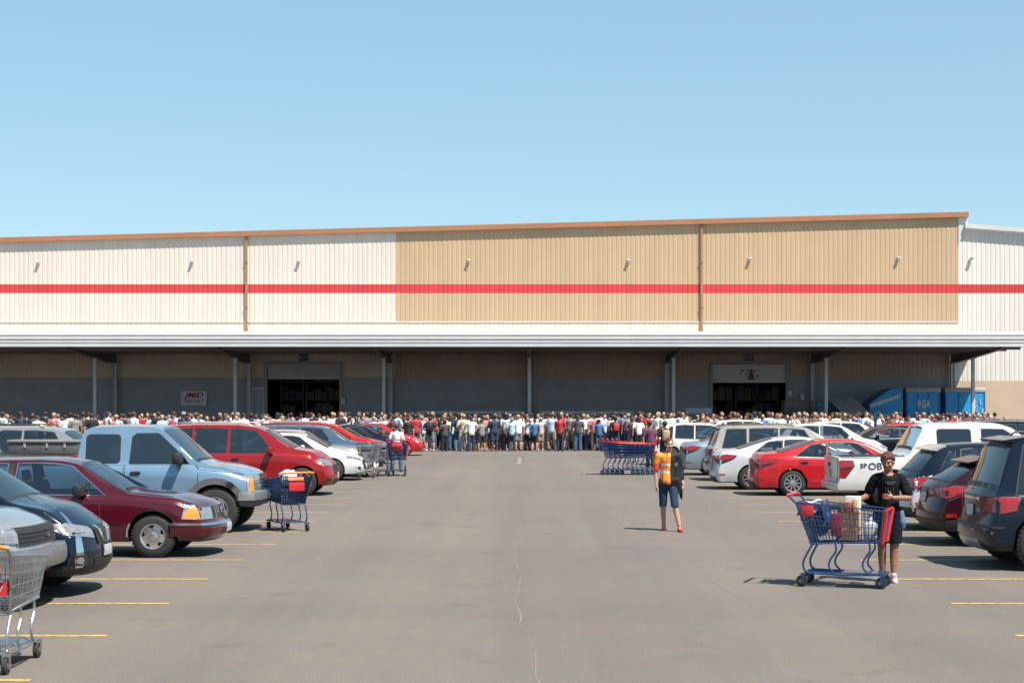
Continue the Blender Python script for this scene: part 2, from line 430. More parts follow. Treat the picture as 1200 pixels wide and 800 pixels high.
# door numbers and the paper notices
NUMB = mat('number_board', (.02, .035, .06), .5)
NUMT = mat('number_paint', (.45, .50, .55), .6)
for px, s in ((356, 'A19'), (878, 'A20')):
    b_ = box('number_board', (bx_(px), -.03, bz_(418.5)), (.58, .05, .46), NUMB, wh)
    tx = text_mesh('door_number', s, .36, NUMT, b_); tx.location = (bx_(px), -.06, bz_(418.5))
NOTE = mat('notice_print', (.12, .10, .10), .7)
bm = bmesh.new()
for (x, z, w_, h_) in ((870, 434.2, .26, .09), (868, 437.5, .14, .07), (875, 437, .1, .06), (877, 434, .3, .06), (885, 434, .3, .07), (888, 440.5, .18, .14)):
    box('printed_notice', (bx_(x), .052, bz_(z)), (w_, .012, h_), NOTE, s2, smooth=False)
bm.free(); bm = bmesh.new(); xx = bx_(880.5); zz = bz_(444.3)
add_lathe(bm, [(.02, .62), (.09, .60), (.09, .36), (.15, .22), (.15, .08), (.22, .05), (.22, 0)], 'Z', 10, (xx, -.06, zz)); obj('painted_figure', bm, mat('figure_brown', (.22, .10, .08), .7, var=.3, scale=6), s2)
# interior: dark hall with racks
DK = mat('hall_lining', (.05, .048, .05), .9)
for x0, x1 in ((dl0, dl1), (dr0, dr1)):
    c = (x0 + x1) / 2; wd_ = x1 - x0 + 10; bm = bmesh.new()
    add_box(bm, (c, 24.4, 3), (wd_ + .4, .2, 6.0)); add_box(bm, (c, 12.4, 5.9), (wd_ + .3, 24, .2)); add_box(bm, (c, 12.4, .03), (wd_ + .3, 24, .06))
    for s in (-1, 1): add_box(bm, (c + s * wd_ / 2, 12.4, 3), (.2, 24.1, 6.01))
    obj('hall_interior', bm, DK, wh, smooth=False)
BOXM = [mat('carton_%d' % i, tuple(q * .5 for q in c), .8, var=.2, scale=4) for i, c in enumerate(((.30, .20, .12), (.22, .18, .15), (.35, .30, .26), (.25, .06, .05), (.08, .12, .2)))]
rng = random.Random(5)
for x0, x1 in ((dl0, dl1), (dr0, dr1)):
    bm = bmesh.new()
    for rx in (x0 + .4, (x0 + x1) / 2 - .2, x1 - 1.2):
        for lv in range(4):
            z = .3 + lv * 1.15; add_box(bm, (rx + .6, 4.5, z), (1.5, 1.0, .06), mi=0)
            for k in range(3):
                h = rng.uniform(.35, .95); add_box(bm, (rx + .15 + k * .48, 4.2, z + .03 + h / 2), (.42, .5, h), mi=rng.randrange(1, 6))
        for dx in (-.15, 1.35): add_box(bm, (rx + dx, 4.1, 2.3), (.08, .08, 4.6), mi=0)
    obj('storage_rack', bm, [mat('rack_steel', (.12, .11, .11), .7)] + BOXM, wh, smooth=False)
# canopy
YF = 93.0 - YW
ZB, ZT = 5.57, 6.44
XCL, XCR = -52.0, 28.2
bm = bmesh.new()
prof = [(0, ZB), (0, ZB + .15), (.10, ZB + .17), (.10, ZB + .21), (.02, ZB + .23), (.02, ZB + .32), (.12, ZB + .34), (.12, ZB + .40), (.03, ZB + .43), (.03, ZB + .53), (.14, ZB + .56), (.14, ZB + .64), (.08, ZB + .66), (.08, ZB + .72), (.45, ZT), (.6, ZT), (.6, ZB)]
a = [bm.verts.new((XCL, YF + y, z)) for y, z in prof]; b_ = [bm.verts.new((XCR, YF + y, z)) for y, z in prof]
for i in range(len(prof)):
    j = (i + 1) % len(prof); bm.faces.new((a[i], b_[i], b_[j], a[j]))
bm.faces.new(a); bm.faces.new(b_[::-1])
cn = obj('canopy', bm, METAL, wh, smooth=False)
box('canopy_roof', ((XCL + XCR) / 2, (YF + .6 - .05) / 2, ZB + .30), (XCR - XCL, -YF - .6 - .05, .5), ROOFM, cn)
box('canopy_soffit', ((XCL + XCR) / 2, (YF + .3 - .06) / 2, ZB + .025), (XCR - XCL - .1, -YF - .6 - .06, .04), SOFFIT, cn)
BAYS = [-44.5, -35.6, -26.3, -17.8, -8.8, .02, 8.75, 18.0, 26.9]
for x in BAYS:
    bm = bmesh.new()
    poly = [(YF + .4, ZB), (YF + .4, ZB - .08), (-2.0, ZB - .62), (-.05, ZB - .62), (-.05, ZB)]
    for side in (-.09, .09):
        pass
    a = [bm.verts.new((x - .03, y, z)) for y, z in poly]; b_ = [bm.verts.new((x + .03, y, z)) for y, z in poly]
    for i in range(5): bm.faces.new((a[i], b_[i], b_[(i + 1) % 5], a[(i + 1) % 5]))
    bm.faces.new(a); bm.faces.new(b_[::-1])
    # bottom flange
    fl = [(YF + .4, ZB - .08), (-2.0, ZB - .62), (-.05, ZB - .62)]
    for i in range(2):
        (y0, z0), (y1, z1) = fl[i], fl[i + 1]
        q = [(x - .14, y0, z0), (x + .14, y0, z0), (x + .14, y1, z1), (x - .14, y1, z1)]
        lo = [bm.verts.new((p[0], p[1], p[2] - .03)) for p in q]; up = [bm.verts.new((p[0], p[1], p[2] - .002)) for p in q]
        bm.faces.new(lo[::-1]); bm.faces.new(up)
        for k in range(4): bm.faces.new((lo[k], lo[(k + 1) % 4], up[(k + 1) % 4], up[k]))
    obj('canopy_beam', bm, BEAM, cn, smooth=False)
    zp = ZB - .08 - .54 * (99.8 - YW - YF - .4) / (-2.0 - YF - .4) - .03
    bm = bmesh.new(); add_box(bm, (x, 99.8 - YW, zp / 2), (.2, .2, zp), bevel=.02); add_box(bm, (x, 99.8 - YW, .02), (.4, .4, .04)); add_box(bm, (x, 99.8 - YW, zp - .015), (.3, .3, .03))
    obj('canopy_post', bm, STEEL, cn)
    bm = bmesh.new()
    for dx in (-.11, .11): add_box(bm, (x + dx, -.35, 2.47), (.02, .3, 4.92))
    add_box(bm, (x, -.35, 2.47), (.2, .02, 4.92)); obj('wall_column', bm, STEEL, cn, smooth=False)
for k, y in enumerate((-11, -8.2, -5.4, -2.6)):
    box('purlin', ((XCL + XCR) / 2, y, ZB - .07), (XCR - XCL - .3, .07, .14), BEAM, cn)
# small pale junction boxes on the wall
for px, py in ((402, 470), (925, 461), (940, 465)):
    box('junction_box', (bx_(px), -.1, bz_(py)), (.25, .16, .42), STEEL, wh, bevel=.01)

# sign board on the shaded wall
sx, sz = bx_(227.5), bz_(466.5)
sg = thing('wall_sign', 'white sign board with red and grey lettering on the grey wall left of the door', 'sign', (sx, YW - .08, sz))
box('board', (0, 0, 0), (1.62, .05, .9), mat('sign_white', (.66, .69, .74), .5, var=.06, scale=3), sg)
bm = bmesh.new()
for z in (-.43, .43): add_box(bm, (0, -.03, z), (1.66, .05, .05))
for x in (-.81, .81): add_box(bm, (x, -.03, 0), (.05, .05, .9))
obj('frame', bm, STEEL, sg, smooth=False)
tx = text_mesh('red_lettering', 'JMID', .44, mat('sign_red', (.28, .02, .03), .6, var=.2, scale=7), sg, shear=.3, bold=.012); tx.location = (0, -.035, .19); tx.scale = (1.25, 1, 1)
tx = text_mesh('grey_lettering', 'NESTAT', .34, mat('sign_grey', (.22, .17, .18), .6, var=.2, scale=7), sg, bold=.006); tx.location = (0, -.035, -.2)

# ------------------------------------------------------------ things under the canopy on the right
BLUE = mat('container_blue', (.016, .29, .66), .5, var=.12, scale=1.5)
BLUE2 = mat('container_blue_deep', (.012, .20, .48), .5, var=.15, scale=1.5)
SCUFF = mat('white_scuffed_paint', (.55, .58, .62), .7, var=.3, scale=5)
TARP = mat('grey_tarp', (.36, .36, .38), .7, var=.15, scale=2)
YC = 101.2
def container(px0, px1, pyt, label, kind):
    x0, x1, z1, z0 = wx(px0, YC), wx(px1, YC), wz(pyt, YC), 1.05
    c = (x0 + x1) / 2; w_ = x1 - x0; h = z1 - z0
    t = thing('box_trailer', label, 'trailer', (c, YC, 0), 0, 'blue box trailers under the canopy end')
    bm = bmesh.new()
    if kind == 'slant': add_poly_prism(bm, [(-w_ / 2, z0), (w_ / 2, z0), (w_ / 2, z1), (w_ * .12, z1 - .1), (-w_ / 2, z1 - 1.0)], 0, 2.6)
    else: add_box(bm, (0, 1.3, (z0 + z1 - .3) / 2), (w_, 2.6, h - .3), bevel=.03)
    obj('body', bm, BLUE if kind != 'deep' else BLUE2, t, smooth=False)
    if kind != 'slant':
        bm = bmesh.new(); add_box(bm, (0, 1.3, z1 - .15), (w_ + .06, 2.7, .3), bevel=.06); obj('grey_cover', bm, TARP, t)
        bm = bmesh.new()
        for s in (-.5, -.17, .17, .5): add_box(bm, (s * (w_ - .1), -.02, (z0 + z1 - .3) / 2), (.06, .05, h - .36))
        obj('rib', bm, BLUE2, t, smooth=False)
    bm = bmesh.new(); add_box(bm, (0, 1.3, .9), (w_ - .1, 2.4, .24)); obj('chassis', bm, BLACK, t, smooth=False)
    for s in (-1, 1):
        bm = bmesh.new(); add_lathe(bm, [(.2, -.12), (.38, -.1), (.4, 0), (.38, .1), (.2, .12)], 'Y', 16, (s * w_ * .3, .35, .4)); obj('wheel', bm, RUBBER, t)
    return t, z0, z1, w_
t1, z0, z1, w_ = container(1019, 1058, 454, 'blue trailer with slanted front and white scuffed lettering under the canopy', 'slant')
bm = bmesh.new(); add_poly_prism(bm, [(-w_ * .46, z1 - 1.25), (w_ * .40, z1 - .62), (w_ * .44, z1 - .38), (w_ * .1, z1 - .62), (-w_ * .46, z1 - 1.02)], -.012, 0); obj('painted_band', bm, SCUFF, t1, smooth=False)
tx = text_mesh('lettering', 'Casa', .62, SCUFF, t1, bold=.02); tx.location = (-.15, -.008, z0 + .55)
t2, z0, z1, w_ = container(1062, 1102, 454, 'square blue trailer with small white lettering and a grey cover', 'plain')
tx = text_mesh('lettering', 'INSA', .5, SCUFF, t2, bold=.02); tx.location = (.02, -.05, (z0 + z1) / 2 + .12); tx.scale = (.72, 1, 1.35)
t3, z0, z1, w_ = container(1108, 1155, 454, 'plain deep blue trailer with grey cover beside the canopy end post', 'plain')
bm = bmesh.new(); rng = random.Random(3)
for k in range(7):
    x = w_ * (.22 + .2 * rng.random()); z = z0 + .3 + 1.2 * rng.random(); add_box(bm, (x, -.03, z), (.05 + .1 * rng.random(), .02, .18 + .2 * rng.random()), rot=Matrix.Rotation(rng.uniform(-.7, .7), 4, 'Y')); obj('scuff_mark', bm, mat('pale_blue_scuff', (.25, .42, .6), .6), t3, smooth=False); bm = bmesh.new()
bm.free()
# tarp tent
tt = thing('tarp_shelter', 'grey tarp sloping over a dark frame beside the blue trailers', 'shelter', (wx(994, 100.5), 100.5, 0))
bm = bmesh.new(); bmesh.ops.create_grid(bm, x_segments=12, y_segments=5, size=1)
for v in bm.verts:
    u, q = v.co.x, v.co.y
    top = wz(465.5, 100.5); v.co = Vector((u * .85 - q * .45, q * .9, 1.75 + (q + 1) * .5 * (top - 1.75) + .05 * math.sin(6 * u + 2 * q) - .06 * (1 - u * u)))
bmesh.ops.solidify(bm, geom=bm.faces[:], thickness=.025); obj('tarp', bm, TARP, tt)
for x, y, h in ((-1.1, .85, 2.6), (.4, .85, 2.65), (1.15, -.85, 1.9), (-.35, -.85, 1.8), (1.1, .3, 2.68)): tube('pole', [(x, y, 0), (x, y, h)], .035, BLACK, tt)
bm = bmesh.new(); add_box(bm, (-.1, .5, 1.0), (2.0, .9, 2.0), bevel=.05); obj('covered_stack', bm, mat('dark_cover', (.03, .032, .04), .8, var=.3, scale=3, bump=.5, bscale=6), tt)
box('blue_back_sheet', (-.6, 1.0, 1.9), (2.2, .03, 1.2), BLUE2, tt)
# brown rack
bk = thing('steel_rack', 'brown open steel rack standing beside the right open door', 'rack', (wx(952, 101.5), 101.5, 0))
WOODY = mat('rust_brown_steel', (.20, .11, .075), .7, var=.25, scale=4)
zz = wz(469.5, 101.5); z2 = wz(476, 101.5)
for x in (-1.72, 0, 1.72):
    for y in (0, .9): box('upright', (x, y, zz / 2), (.08, .08, zz), WOODY, bk)
for z in (zz, z2, 1.3, .5):
    bm = bmesh.new()
    for y in (0, .9): add_box(bm, (0, y - .045, z - .045), (3.55, .06, .08))
    for k in range(9): add_box(bm, (-1.6 + k * .4, .45, z - .02), (.06, .8, .04))
    obj('shelf', bm, WOODY, bk, smooth=False)
for x, h, m in ((-1.1, .75, 0), (-.3, .6, 4), (.7, .8, 1), (1.3, .55, 3)):
    b_ = box('carton', (bk.location.x + x, 101.95, .5 + h / 2), (.55, .5, h), BOXM[m], bevel=.01)
    tag(b_, ['brown carton on the lower shelf of the brown steel rack', 'blue carton on the lower shelf of the brown rack', 'drab tall carton on the lower shelf of the brown rack', 'red carton on the lower shelf of the brown rack'][(0, None, None, None)[0] if x == -1.1 else 1 if x == -.3 else 2 if x == .7 else 3], 'carton', 'cartons on the brown rack')
# pale stall counter left of the right door, and barrier rails behind the crowd
st = thing('stall_counter', 'pale blue banner stall under the canopy left of the right open door', 'stall', (wx(818, 101), 101, 0))
box('banner', (0, -.3, 1.92), (1.6, .05, .32), mat('pale_blue_cloth', (.42, .55, .68), .7, var=.15, scale=4), st)
box('counter', (0, 0, .95), (1.55, .55, .08), STEEL, st)
for x in (-.72, .72): tube('pole', [(x, -.26, 0), (x, -.26, 2.1)], .03, STEEL, st)
for i, (pxa, pxb, lab) in enumerate(((488, 612, 'long white metal barrier behind the crowd left of the middle post'), (632, 742, 'long white metal barrier behind the crowd right of the middle post'))):
    x0, x1 = wx(pxa, 103), wx(pxb, 103)
    br = thing('barrier_rail', lab, 'barrier', ((x0 + x1) / 2, 103, 0), 0, 'white barriers along the wall')
    w_ = x1 - x0
    bm = bmesh.new(); add_box(bm, (0, 0, 1.80), (w_, .06, .16)); add_box(bm, (0, 0, 1.45), (w_, .06, .1)); add_box(bm, (0, 0, .9), (w_, .06, .1)); obj('rail', bm, STEEL, br, smooth=False)
    n = 5
    for k in range(n): box('barrier_post', (-w_ / 2 + .05 + k * (w_ - .1) / (n - 1), .075, .95), (.08, .08, 1.9), STEEL, br)
# ------------------------------------------------------------ vehicles
def lerp_tab(tab, x):
    if x <= tab[0][0]: return tab[0][1]
    for (a, va), (b, vb) in zip(tab, tab[1:]):
        if x <= b: return va + (vb - va) * (x - a) / max(1e-9, b - a)
    return tab[-1][1]
def smooth_tab(tab, sm, L, n=500):
    xs = [L * i / n for i in range(n + 1)]; v = [lerp_tab(tab, x) for x in xs]
    k = max(1, int(sm / L * n / 2))
    for _ in range(2):
        out = []
        for i in range(n + 1):
            kk = min(k, i, n - i); s = v[i - kk:i + kk + 1]; out.append(sum(s) / len(s))
        v = out
    return lambda x: v[0] if x <= 0 else v[-1] if x >= L else (lambda q: v[int(q)] + (v[min(n, int(q) + 1)] - v[int(q)]) * (q - int(q)))(x / L * n)
def sstep(t): t = max(0, min(1, t)); return t * t * (3 - 2 * t)

class Car:
    """one body shape; x runs from the tail (0) to the nose (L), -y is the side the camera sees"""
    def __init__(s, L, W, top, belt, bot, wheels, r, tumble=.36, nose=None, tail=None, ncurve=.16, tcurve=.10, sm=.12, clad=2, taper=.05, arch=1.13, roofedge=.03, shoulder=.945):
        s.L, s.W, s.wheels, s.r, s.tumble = L, W, wheels, r, tumble
        s.top = smooth_tab(top, sm, L); s.belt = smooth_tab(belt, .3, L)
        s.bot = bot if callable(bot) else (lambda x: bot)
        s.nose = nose or [(.2, -.10), (.35, -.01), (.5, 0), (.6, -.03), (.75, -.10), (1.0, -.2)]
        s.tail = tail or [(.2, -.10), (.35, -.01), (.5, 0), (.65, -.03), (.9, -.06), (1.3, -.06)]
        s.nc, s.tc, s.clad, s.taper, s.arch, s.re, s.sh = ncurve, tcurve, clad, taper, arch, roofedge, shoulder
        s.build()
    def width(s, x):
        L, W = s.L, s.W
        f = 1 - s.taper * sstep((x - (L - 1.1)) / 1.1) - .8 * s.taper * sstep((1.0 - x) / 1.0)
        return W * f
    def ring(s, x):
        zt, zs, zb, W = s.top(x), s.belt(x), s.bot(x), s.width(x)
        zs = min(zs, zt - .015); h = max(zt - zs, .015)
        m = s.sh; T = s.tumble
        pts = [(0, zb), (.55 * W, zb), (.90 * W, zb + .005), (.955 * W, zb + .03), (.985 * W, zb + .13), (1.0 * W, zb + .24)]
        zm = zb + .24; up = zs - .13
        pts += [(1.003 * W, zm + (up - zm) * .35), (1.0 * W, zm + (up - zm) * .7), (.995 * W, up), (.982 * W, zs - .055), (m * W + .014, zs - .012), (m * W, zs)]
        hh = h
        for t in (.12, .32, .52, .70, .84): pts.append((m * W - .008 - T * hh * t, zs + hh * t))
        ye = m * W - .008 - T * hh * .84
        c = min(hh, .2)
        pts += [(ye - .2 * s.re - T * c * .3, zt - .10 * c), (ye - 1.0 * s.re - T * c * .3, zt - .05 * c), (ye - 2.6 * s.re - T * c * .3, zt - .012), (ye * .6, zt + .008), (ye * .3, zt + .016)]
        pts.append((0, zt + .018))
        return pts
    def warp(s, p):
        x, y, z = p; L, W = s.L, s.W
        k = sstep((x - (L - .75)) / .75)
        if k > 0: x += k * (lerp_tab(s.nose, z) - s.nc * abs(y / W) ** 2.4)
        k = sstep((.75 - x) / .75) if p[0] < .75 else 0
        if k > 0: x -= k * (lerp_tab(s.tail, z) - s.tc * abs(y / W) ** 2.4)
        return Vector((x, y, z))
    def build(s):
        L = s.L; xs = set(); x = 0
        n = int(L / .055)
        for i in range(n + 1): xs.add(round(L * i / n, 4))
        for e in (.015, .035, L - .015, L - .035): xs.add(e)
        xs = sorted(xs)
        bm = bmesh.new(); prev = None; first = last = None
        for x in xs:
            rg = s.ring(x); 
            if x in (xs[0], xs[-1]): rg = [(y * .985, z if j > 2 else z + .01) for j, (y, z) in enumerate(rg)]
            full = [(-y, z) for y, z in rg[::-1]] + rg[1:] 
            # full runs: top centre -> left side -> bottom -> right side -> top
            cur = [bm.verts.new(s.warp((x, y, z))) for y, z in full[:-1]]
            if prev:
                m = len(cur)
                for k in range(m):
                    f = bm.faces.new((prev[k], prev[(k + 1) % m], cur[(k + 1) % m], cur[k]))
            else: first = cur
            prev = cur; s.nring = len(rg)
        last = prev
        for q, x in ((first, 0.0), (last, L)):
            n = s.nring; NC = 10
            # grid across the face between matching left and right points
            lf = [q[i] for i in range(n)]                       # top centre .. bottom centre on the left
            m = len(q)
            rt = [q[(-i) % m] for i in range(n)]
            grid = []
            for i in range(n):
                a, b = lf[i], rt[i]
                if a is b: grid.append([a]); continue
                rg = s.ring(x); yy, zz = rg[n - 1 - i]; yy *= .985
                row = [a] + [bm.verts.new(s.warp((x, -yy + 2 * yy * c / NC, zz))) for c in range(1, NC)] + [b]
                grid.append(row)
            for i in range(n - 1):
                A, B = grid[i], grid[i + 1]
                if len(A) == 1 and len(B) == 1: continue
                if len(A) == 1:
                    for c in range(NC): bm.faces.new((A[0], B[c], B[c + 1]))
                elif len(B) == 1:
                    for c in range(NC): bm.faces.new((A[c], B[0], A[c + 1]))
                else:
                    for c in range(NC): bm.faces.new((A[c], B[c], B[c + 1], A[c + 1]))
        bmesh.ops.remove_doubles(bm, verts=bm.verts[:], dist=.0004)
        bmesh.ops.recalc_face_normals(bm, faces=bm.faces[:])
        for f in bm.faces:
            c = f.calc_center_median(); zb = s.bot(min(max(c.x, 0), L))
            f.material_index = 1 if c.z < zb + (.0, .03, .075, .15, .26)[s.clad] else 0
        s.bvh = BVHTree.FromBMesh(bm)
        me = bpy.data.meshes.new('body'); bm.to_mesh(me); bm.free()
        for m in (BLACK, BLACK, DARK): me.materials.append(m)
        o = bpy.data.objects.new('tmp_body', me); COL.objects.link(o)
        # wheel wells
        cb = bmesh.new()
        for x in s.wheels:
            for sd in (-1, 1):
                a, b = sorted((sd * (s.W - .33), sd * (s.W + .3)))
                add_lathe(cb, [(s.r * s.arch, a), (s.r * s.arch, b)], 'Y', 40, (x, 0, s.r), 2)
        bmesh.ops.recalc_face_normals(cb, faces=cb.faces[:])
        cm = bpy.data.meshes.new('cut'); cb.to_mesh(cm); cb.free()
        for m in (BLACK, BLACK, DARK): cm.materials.append(m)
        c = bpy.data.objects.new('tmp_cut', cm); COL.objects.link(c)
        md = o.modifiers.new('b', 'BOOLEAN'); md.operation = 'DIFFERENCE'; md.object = c; md.solver = 'EXACT'
        s.mesh = evaluated(o); bpy.data.objects.remove(c); bpy.data.meshes.remove(cm)
        s.mesh.shade_smooth(); s.mesh.set_sharp_from_angle(angle=R(40))
    # mappings from a flat (u, v) to a ray
    def side(s, u, v): return Vector((u, -4, v)), Vector((0, 1, 0))
    def oside(s, u, v): return Vector((u, 4, v)), Vector((0, -1, 0))
    def front(s, u, v):
        c = Vector((s.L - 1.15, 0, v)); a = R(u); d = Vector((math.cos(a), math.sin(a), 0)); return c + d * 5, -d
    def rear(s, u, v):
        c = Vector((1.15, 0, v)); a = R(u); d = Vector((-math.cos(a), math.sin(a), 0)); return c + d * 5, -d
    def above(s, u, v): return Vector((u, v, 5)), Vector((0, 0, -1))
    def ahead(s, u, v): return Vector((s.L + 4, u, v)), Vector((-1, 0, 0))
    def behind(s, u, v): return Vector((-4, u, v)), Vector((1, 0, 0))
    def slant_f(s, u, v):
        d = Vector((-.7, 0, -.714)); o = Vector((u, v, 0)); return o - d * 8, d   # u: x where the ray meets z = 0
    def panel(s, bm, poly, mapping, off=.006, mi=0, step=None, skirt=.015):
        deg = mapping in (s.front, s.rear)
        su, sv = step or ((5.0, .06) if deg else (.09, .09))
        b2 = bmesh.new()
        try: b2.faces.new([b2.verts.new((u, v, 0)) for u, v in poly])
        except ValueError: return
        for ax, st in ((0, su), (1, sv)):
            lo = min(p[ax] for p in poly); hi = max(p[ax] for p in poly); k = 1
            n = max(1, int(math.ceil((hi - lo) / st)))
            for k in range(1, n):
                co_ = Vector((0, 0, 0)); no = Vector((0, 0, 0)); co_[ax] = lo + (hi - lo) * k / n; no[ax] = 1
                bmesh.ops.bisect_plane(b2, geom=b2.verts[:] + b2.edges[:] + b2.faces[:], plane_co=co_, plane_no=no, dist=1e-6)
        top, low = {}, {}
        for v in b2.verts:
            o_, d_ = mapping(v.co.x, v.co.y)
            hit = s.bvh.ray_cast(o_, d_)
            p = hit[0] if hit[0] is not None else None
            if p is None:
                q = s.bvh.find_nearest(o_ + d_ * max(0, (o_.length - 1.0)))[0]; p = q
            top[v] = bm.verts.new(p - d_ * off); low[v] = p + d_ * skirt
        for f in b2.faces:
            try:
                nf = bm.faces.new([top[v] for v in f.verts]); nf.material_index = mi
            except ValueError: pass
        lv = {}
        for e in b2.edges:
            if len(e.link_faces) == 1:
                a, b = e.verts
                for q in (a, b):
                    if q not in lv: lv[q] = bm.verts.new(low[q])
                nf = bm.faces.new((top[a], top[b], lv[b], lv[a])); nf.material_index = mi
        b2.free()
    def part(s, name, polys, mapping, mats, off=.006, **k):
        bm = bmesh.new()
        for i, p in enumerate(polys if isinstance(polys[0][0], (list, tuple)) else [polys]): s.panel(bm, p, mapping, off, 0, **k)
        return name, bm, mats
    def win_poly(s, xb0, xb1, xt0, xt1, lo=.035, hi=.085, n=5):
        pts = []
        for i in range(n): x = xb0 + (xb1 - xb0) * i / (n - 1); pts.append((x, s.belt(x) + lo))
        for i in range(n):
            x = xt1 + (xt0 - xt1) * i / (n - 1); pts.append((x, max(s.top(x) - hi, s.belt(x) + lo + .02)))
        return pts
def frame_panel(c, bm, poly, mapping, off, mi, d):
    o = grow(poly, d); n = len(poly); i_ = grow(poly, -.012)
    b2 = bmesh.new()
    for k in range(n): c.panel(b2, [i_[k], i_[(k + 1) % n], o[(k + 1) % n], o[k]], mapping, off, 0, step=(.25, .25))
    bmesh.ops.remove_doubles(b2, verts=b2.verts[:], dist=.0015)
    merge(bm, b2, mi)
def grow(poly, d):
    """move a polygon's corners outward by d"""
    cx = sum(p[0] for p in poly) / len(poly); cy = sum(p[1] for p in poly) / len(poly)
    out = []
    for x, y in poly:
        l = math.hypot(x - cx, y - cy) or 1; out.append((x + (x - cx) / l * d, y + (y - cy) / l * d))
    return out
def rrect(x0, x1, z0, z1, r=.04):
    p = []
    for cx, cz, a0 in ((x1 - r, z0 + r, -90), (x1 - r, z1 - r, 0), (x0 + r, z1 - r, 90), (x0 + r, z0 + r, 180)):
        for k in range(4): a = R(a0 + k * 30); p.append((cx + r * math.cos(a), cz + r * math.sin(a)))
    return p

_wheel = {}
def wheel_mesh(r, kind):
    if (r, kind) in _wheel: return _wheel[(r, kind)]
    wd = .215 if r < .38 else .26
    ri = r * (.66 if kind != 'old' else .58)
    bm = bmesh.new(); h = wd / 2
    add_lathe(bm, [(ri, -h + .02), (ri + .01, -h), (r * .86, -h - .005), (r * .955, -h + .015), (r, -h + .05), (r * 1.002, 0), (r, h - .05), (r * .955, h - .015), (r * .86, h), (ri, h - .02)], 'Y', 36, cap=False)
    for k in range(36):   # tread blocks
        a = 2 * math.pi * k / 36
        for sd in (-1, 1):
            add_box(bm, (r * .985 * math.cos(a), sd * (h - .045), r * .985 * math.sin(a)), (.02, .055, .035), rot=Matrix.Rotation(-a, 4, 'Y'))
    ty = bpy.data.meshes.new('tyre'); bmesh.ops.recalc_face_normals(bm, faces=bm.faces[:]); bm.to_mesh(ty); bm.free(); ty.materials.append(RUBBER); ty.shade_smooth(); ty.set_sharp_from_angle(angle=R(40))
    bm = bmesh.new()
    add_lathe(bm, [(ri + .004, -h + .0), (ri - .012, -h + .012), (ri - .03, -h + .05), (ri - .045, -h + .10), (.10, -h + .11), (.0, -h + .11)], 'Y', 36, mi=1, cap=False)
    add_lathe(bm, [(ri + .006, -h + .004), (ri + .002, -h - .004), (ri - .018, -h + .002), (ri - .024, -h + .03)], 'Y', 36, mi=0, cap=False)
    ns = {'five': 5, 'split': 10, 'old': 5, 'six': 6, 'multi': 7}[kind]
    for k in range(ns):
        a = 2 * math.pi * k / ns + .3
        w0, w1 = (.085, .055) if kind in ('five', 'six') else (.15, .12) if kind == 'old' else (.045, .03)
        L_ = ri - .02
        q = []
        for rad, ww, dep in ((.03, w0, -h + .012), (ri * .55, (w0 + w1) / 2, -h + .008), (L_, w1, -h + .022)):
            ca, sa = math.cos(a), math.sin(a)
            for sg in (-1, 1): q.append(Vector((rad * ca - sg * ww / 2 * sa, dep, rad * sa + sg * ww / 2 * ca)))
        V = [bm.verts.new(p) for p in q]; B = [bm.verts.new(p + Vector((0, .04, 0))) for p in q]
        for i in (0, 2):
            for f in ((V[i], V[i + 1], V[i + 3], V[i + 2]), (V[i], V[i + 2], B[i + 2], B[i]), (V[i + 1], B[i + 1], B[i + 3], V[i + 3])): bm.faces.new(f)
    add_lathe(bm, [(.075, -h + .03), (.07, -h + .002), (.045, -h - .006), (.0, -h - .008)], 'Y', 16)
    for k in range(5):
        a = 2 * math.pi * k / 5; add_lathe(bm, [(.013, -h + .02), (.013, -h - .004), (0, -h - .004)], 'Y', 6, (.052 * math.cos(a), 0, .052 * math.sin(a)), 1)
    rm = bpy.data.meshes.new('rim'); bmesh.ops.recalc_face_normals(bm, faces=bm.faces[:]); bm.to_mesh(rm); bm.free()
    rm.materials.append(RIM); rm.materials.append(GREYPL); rm.shade_smooth(); rm.set_sharp_from_angle(angle=R(30))
    _wheel[(r, kind)] = (ty, rm); return ty, rm

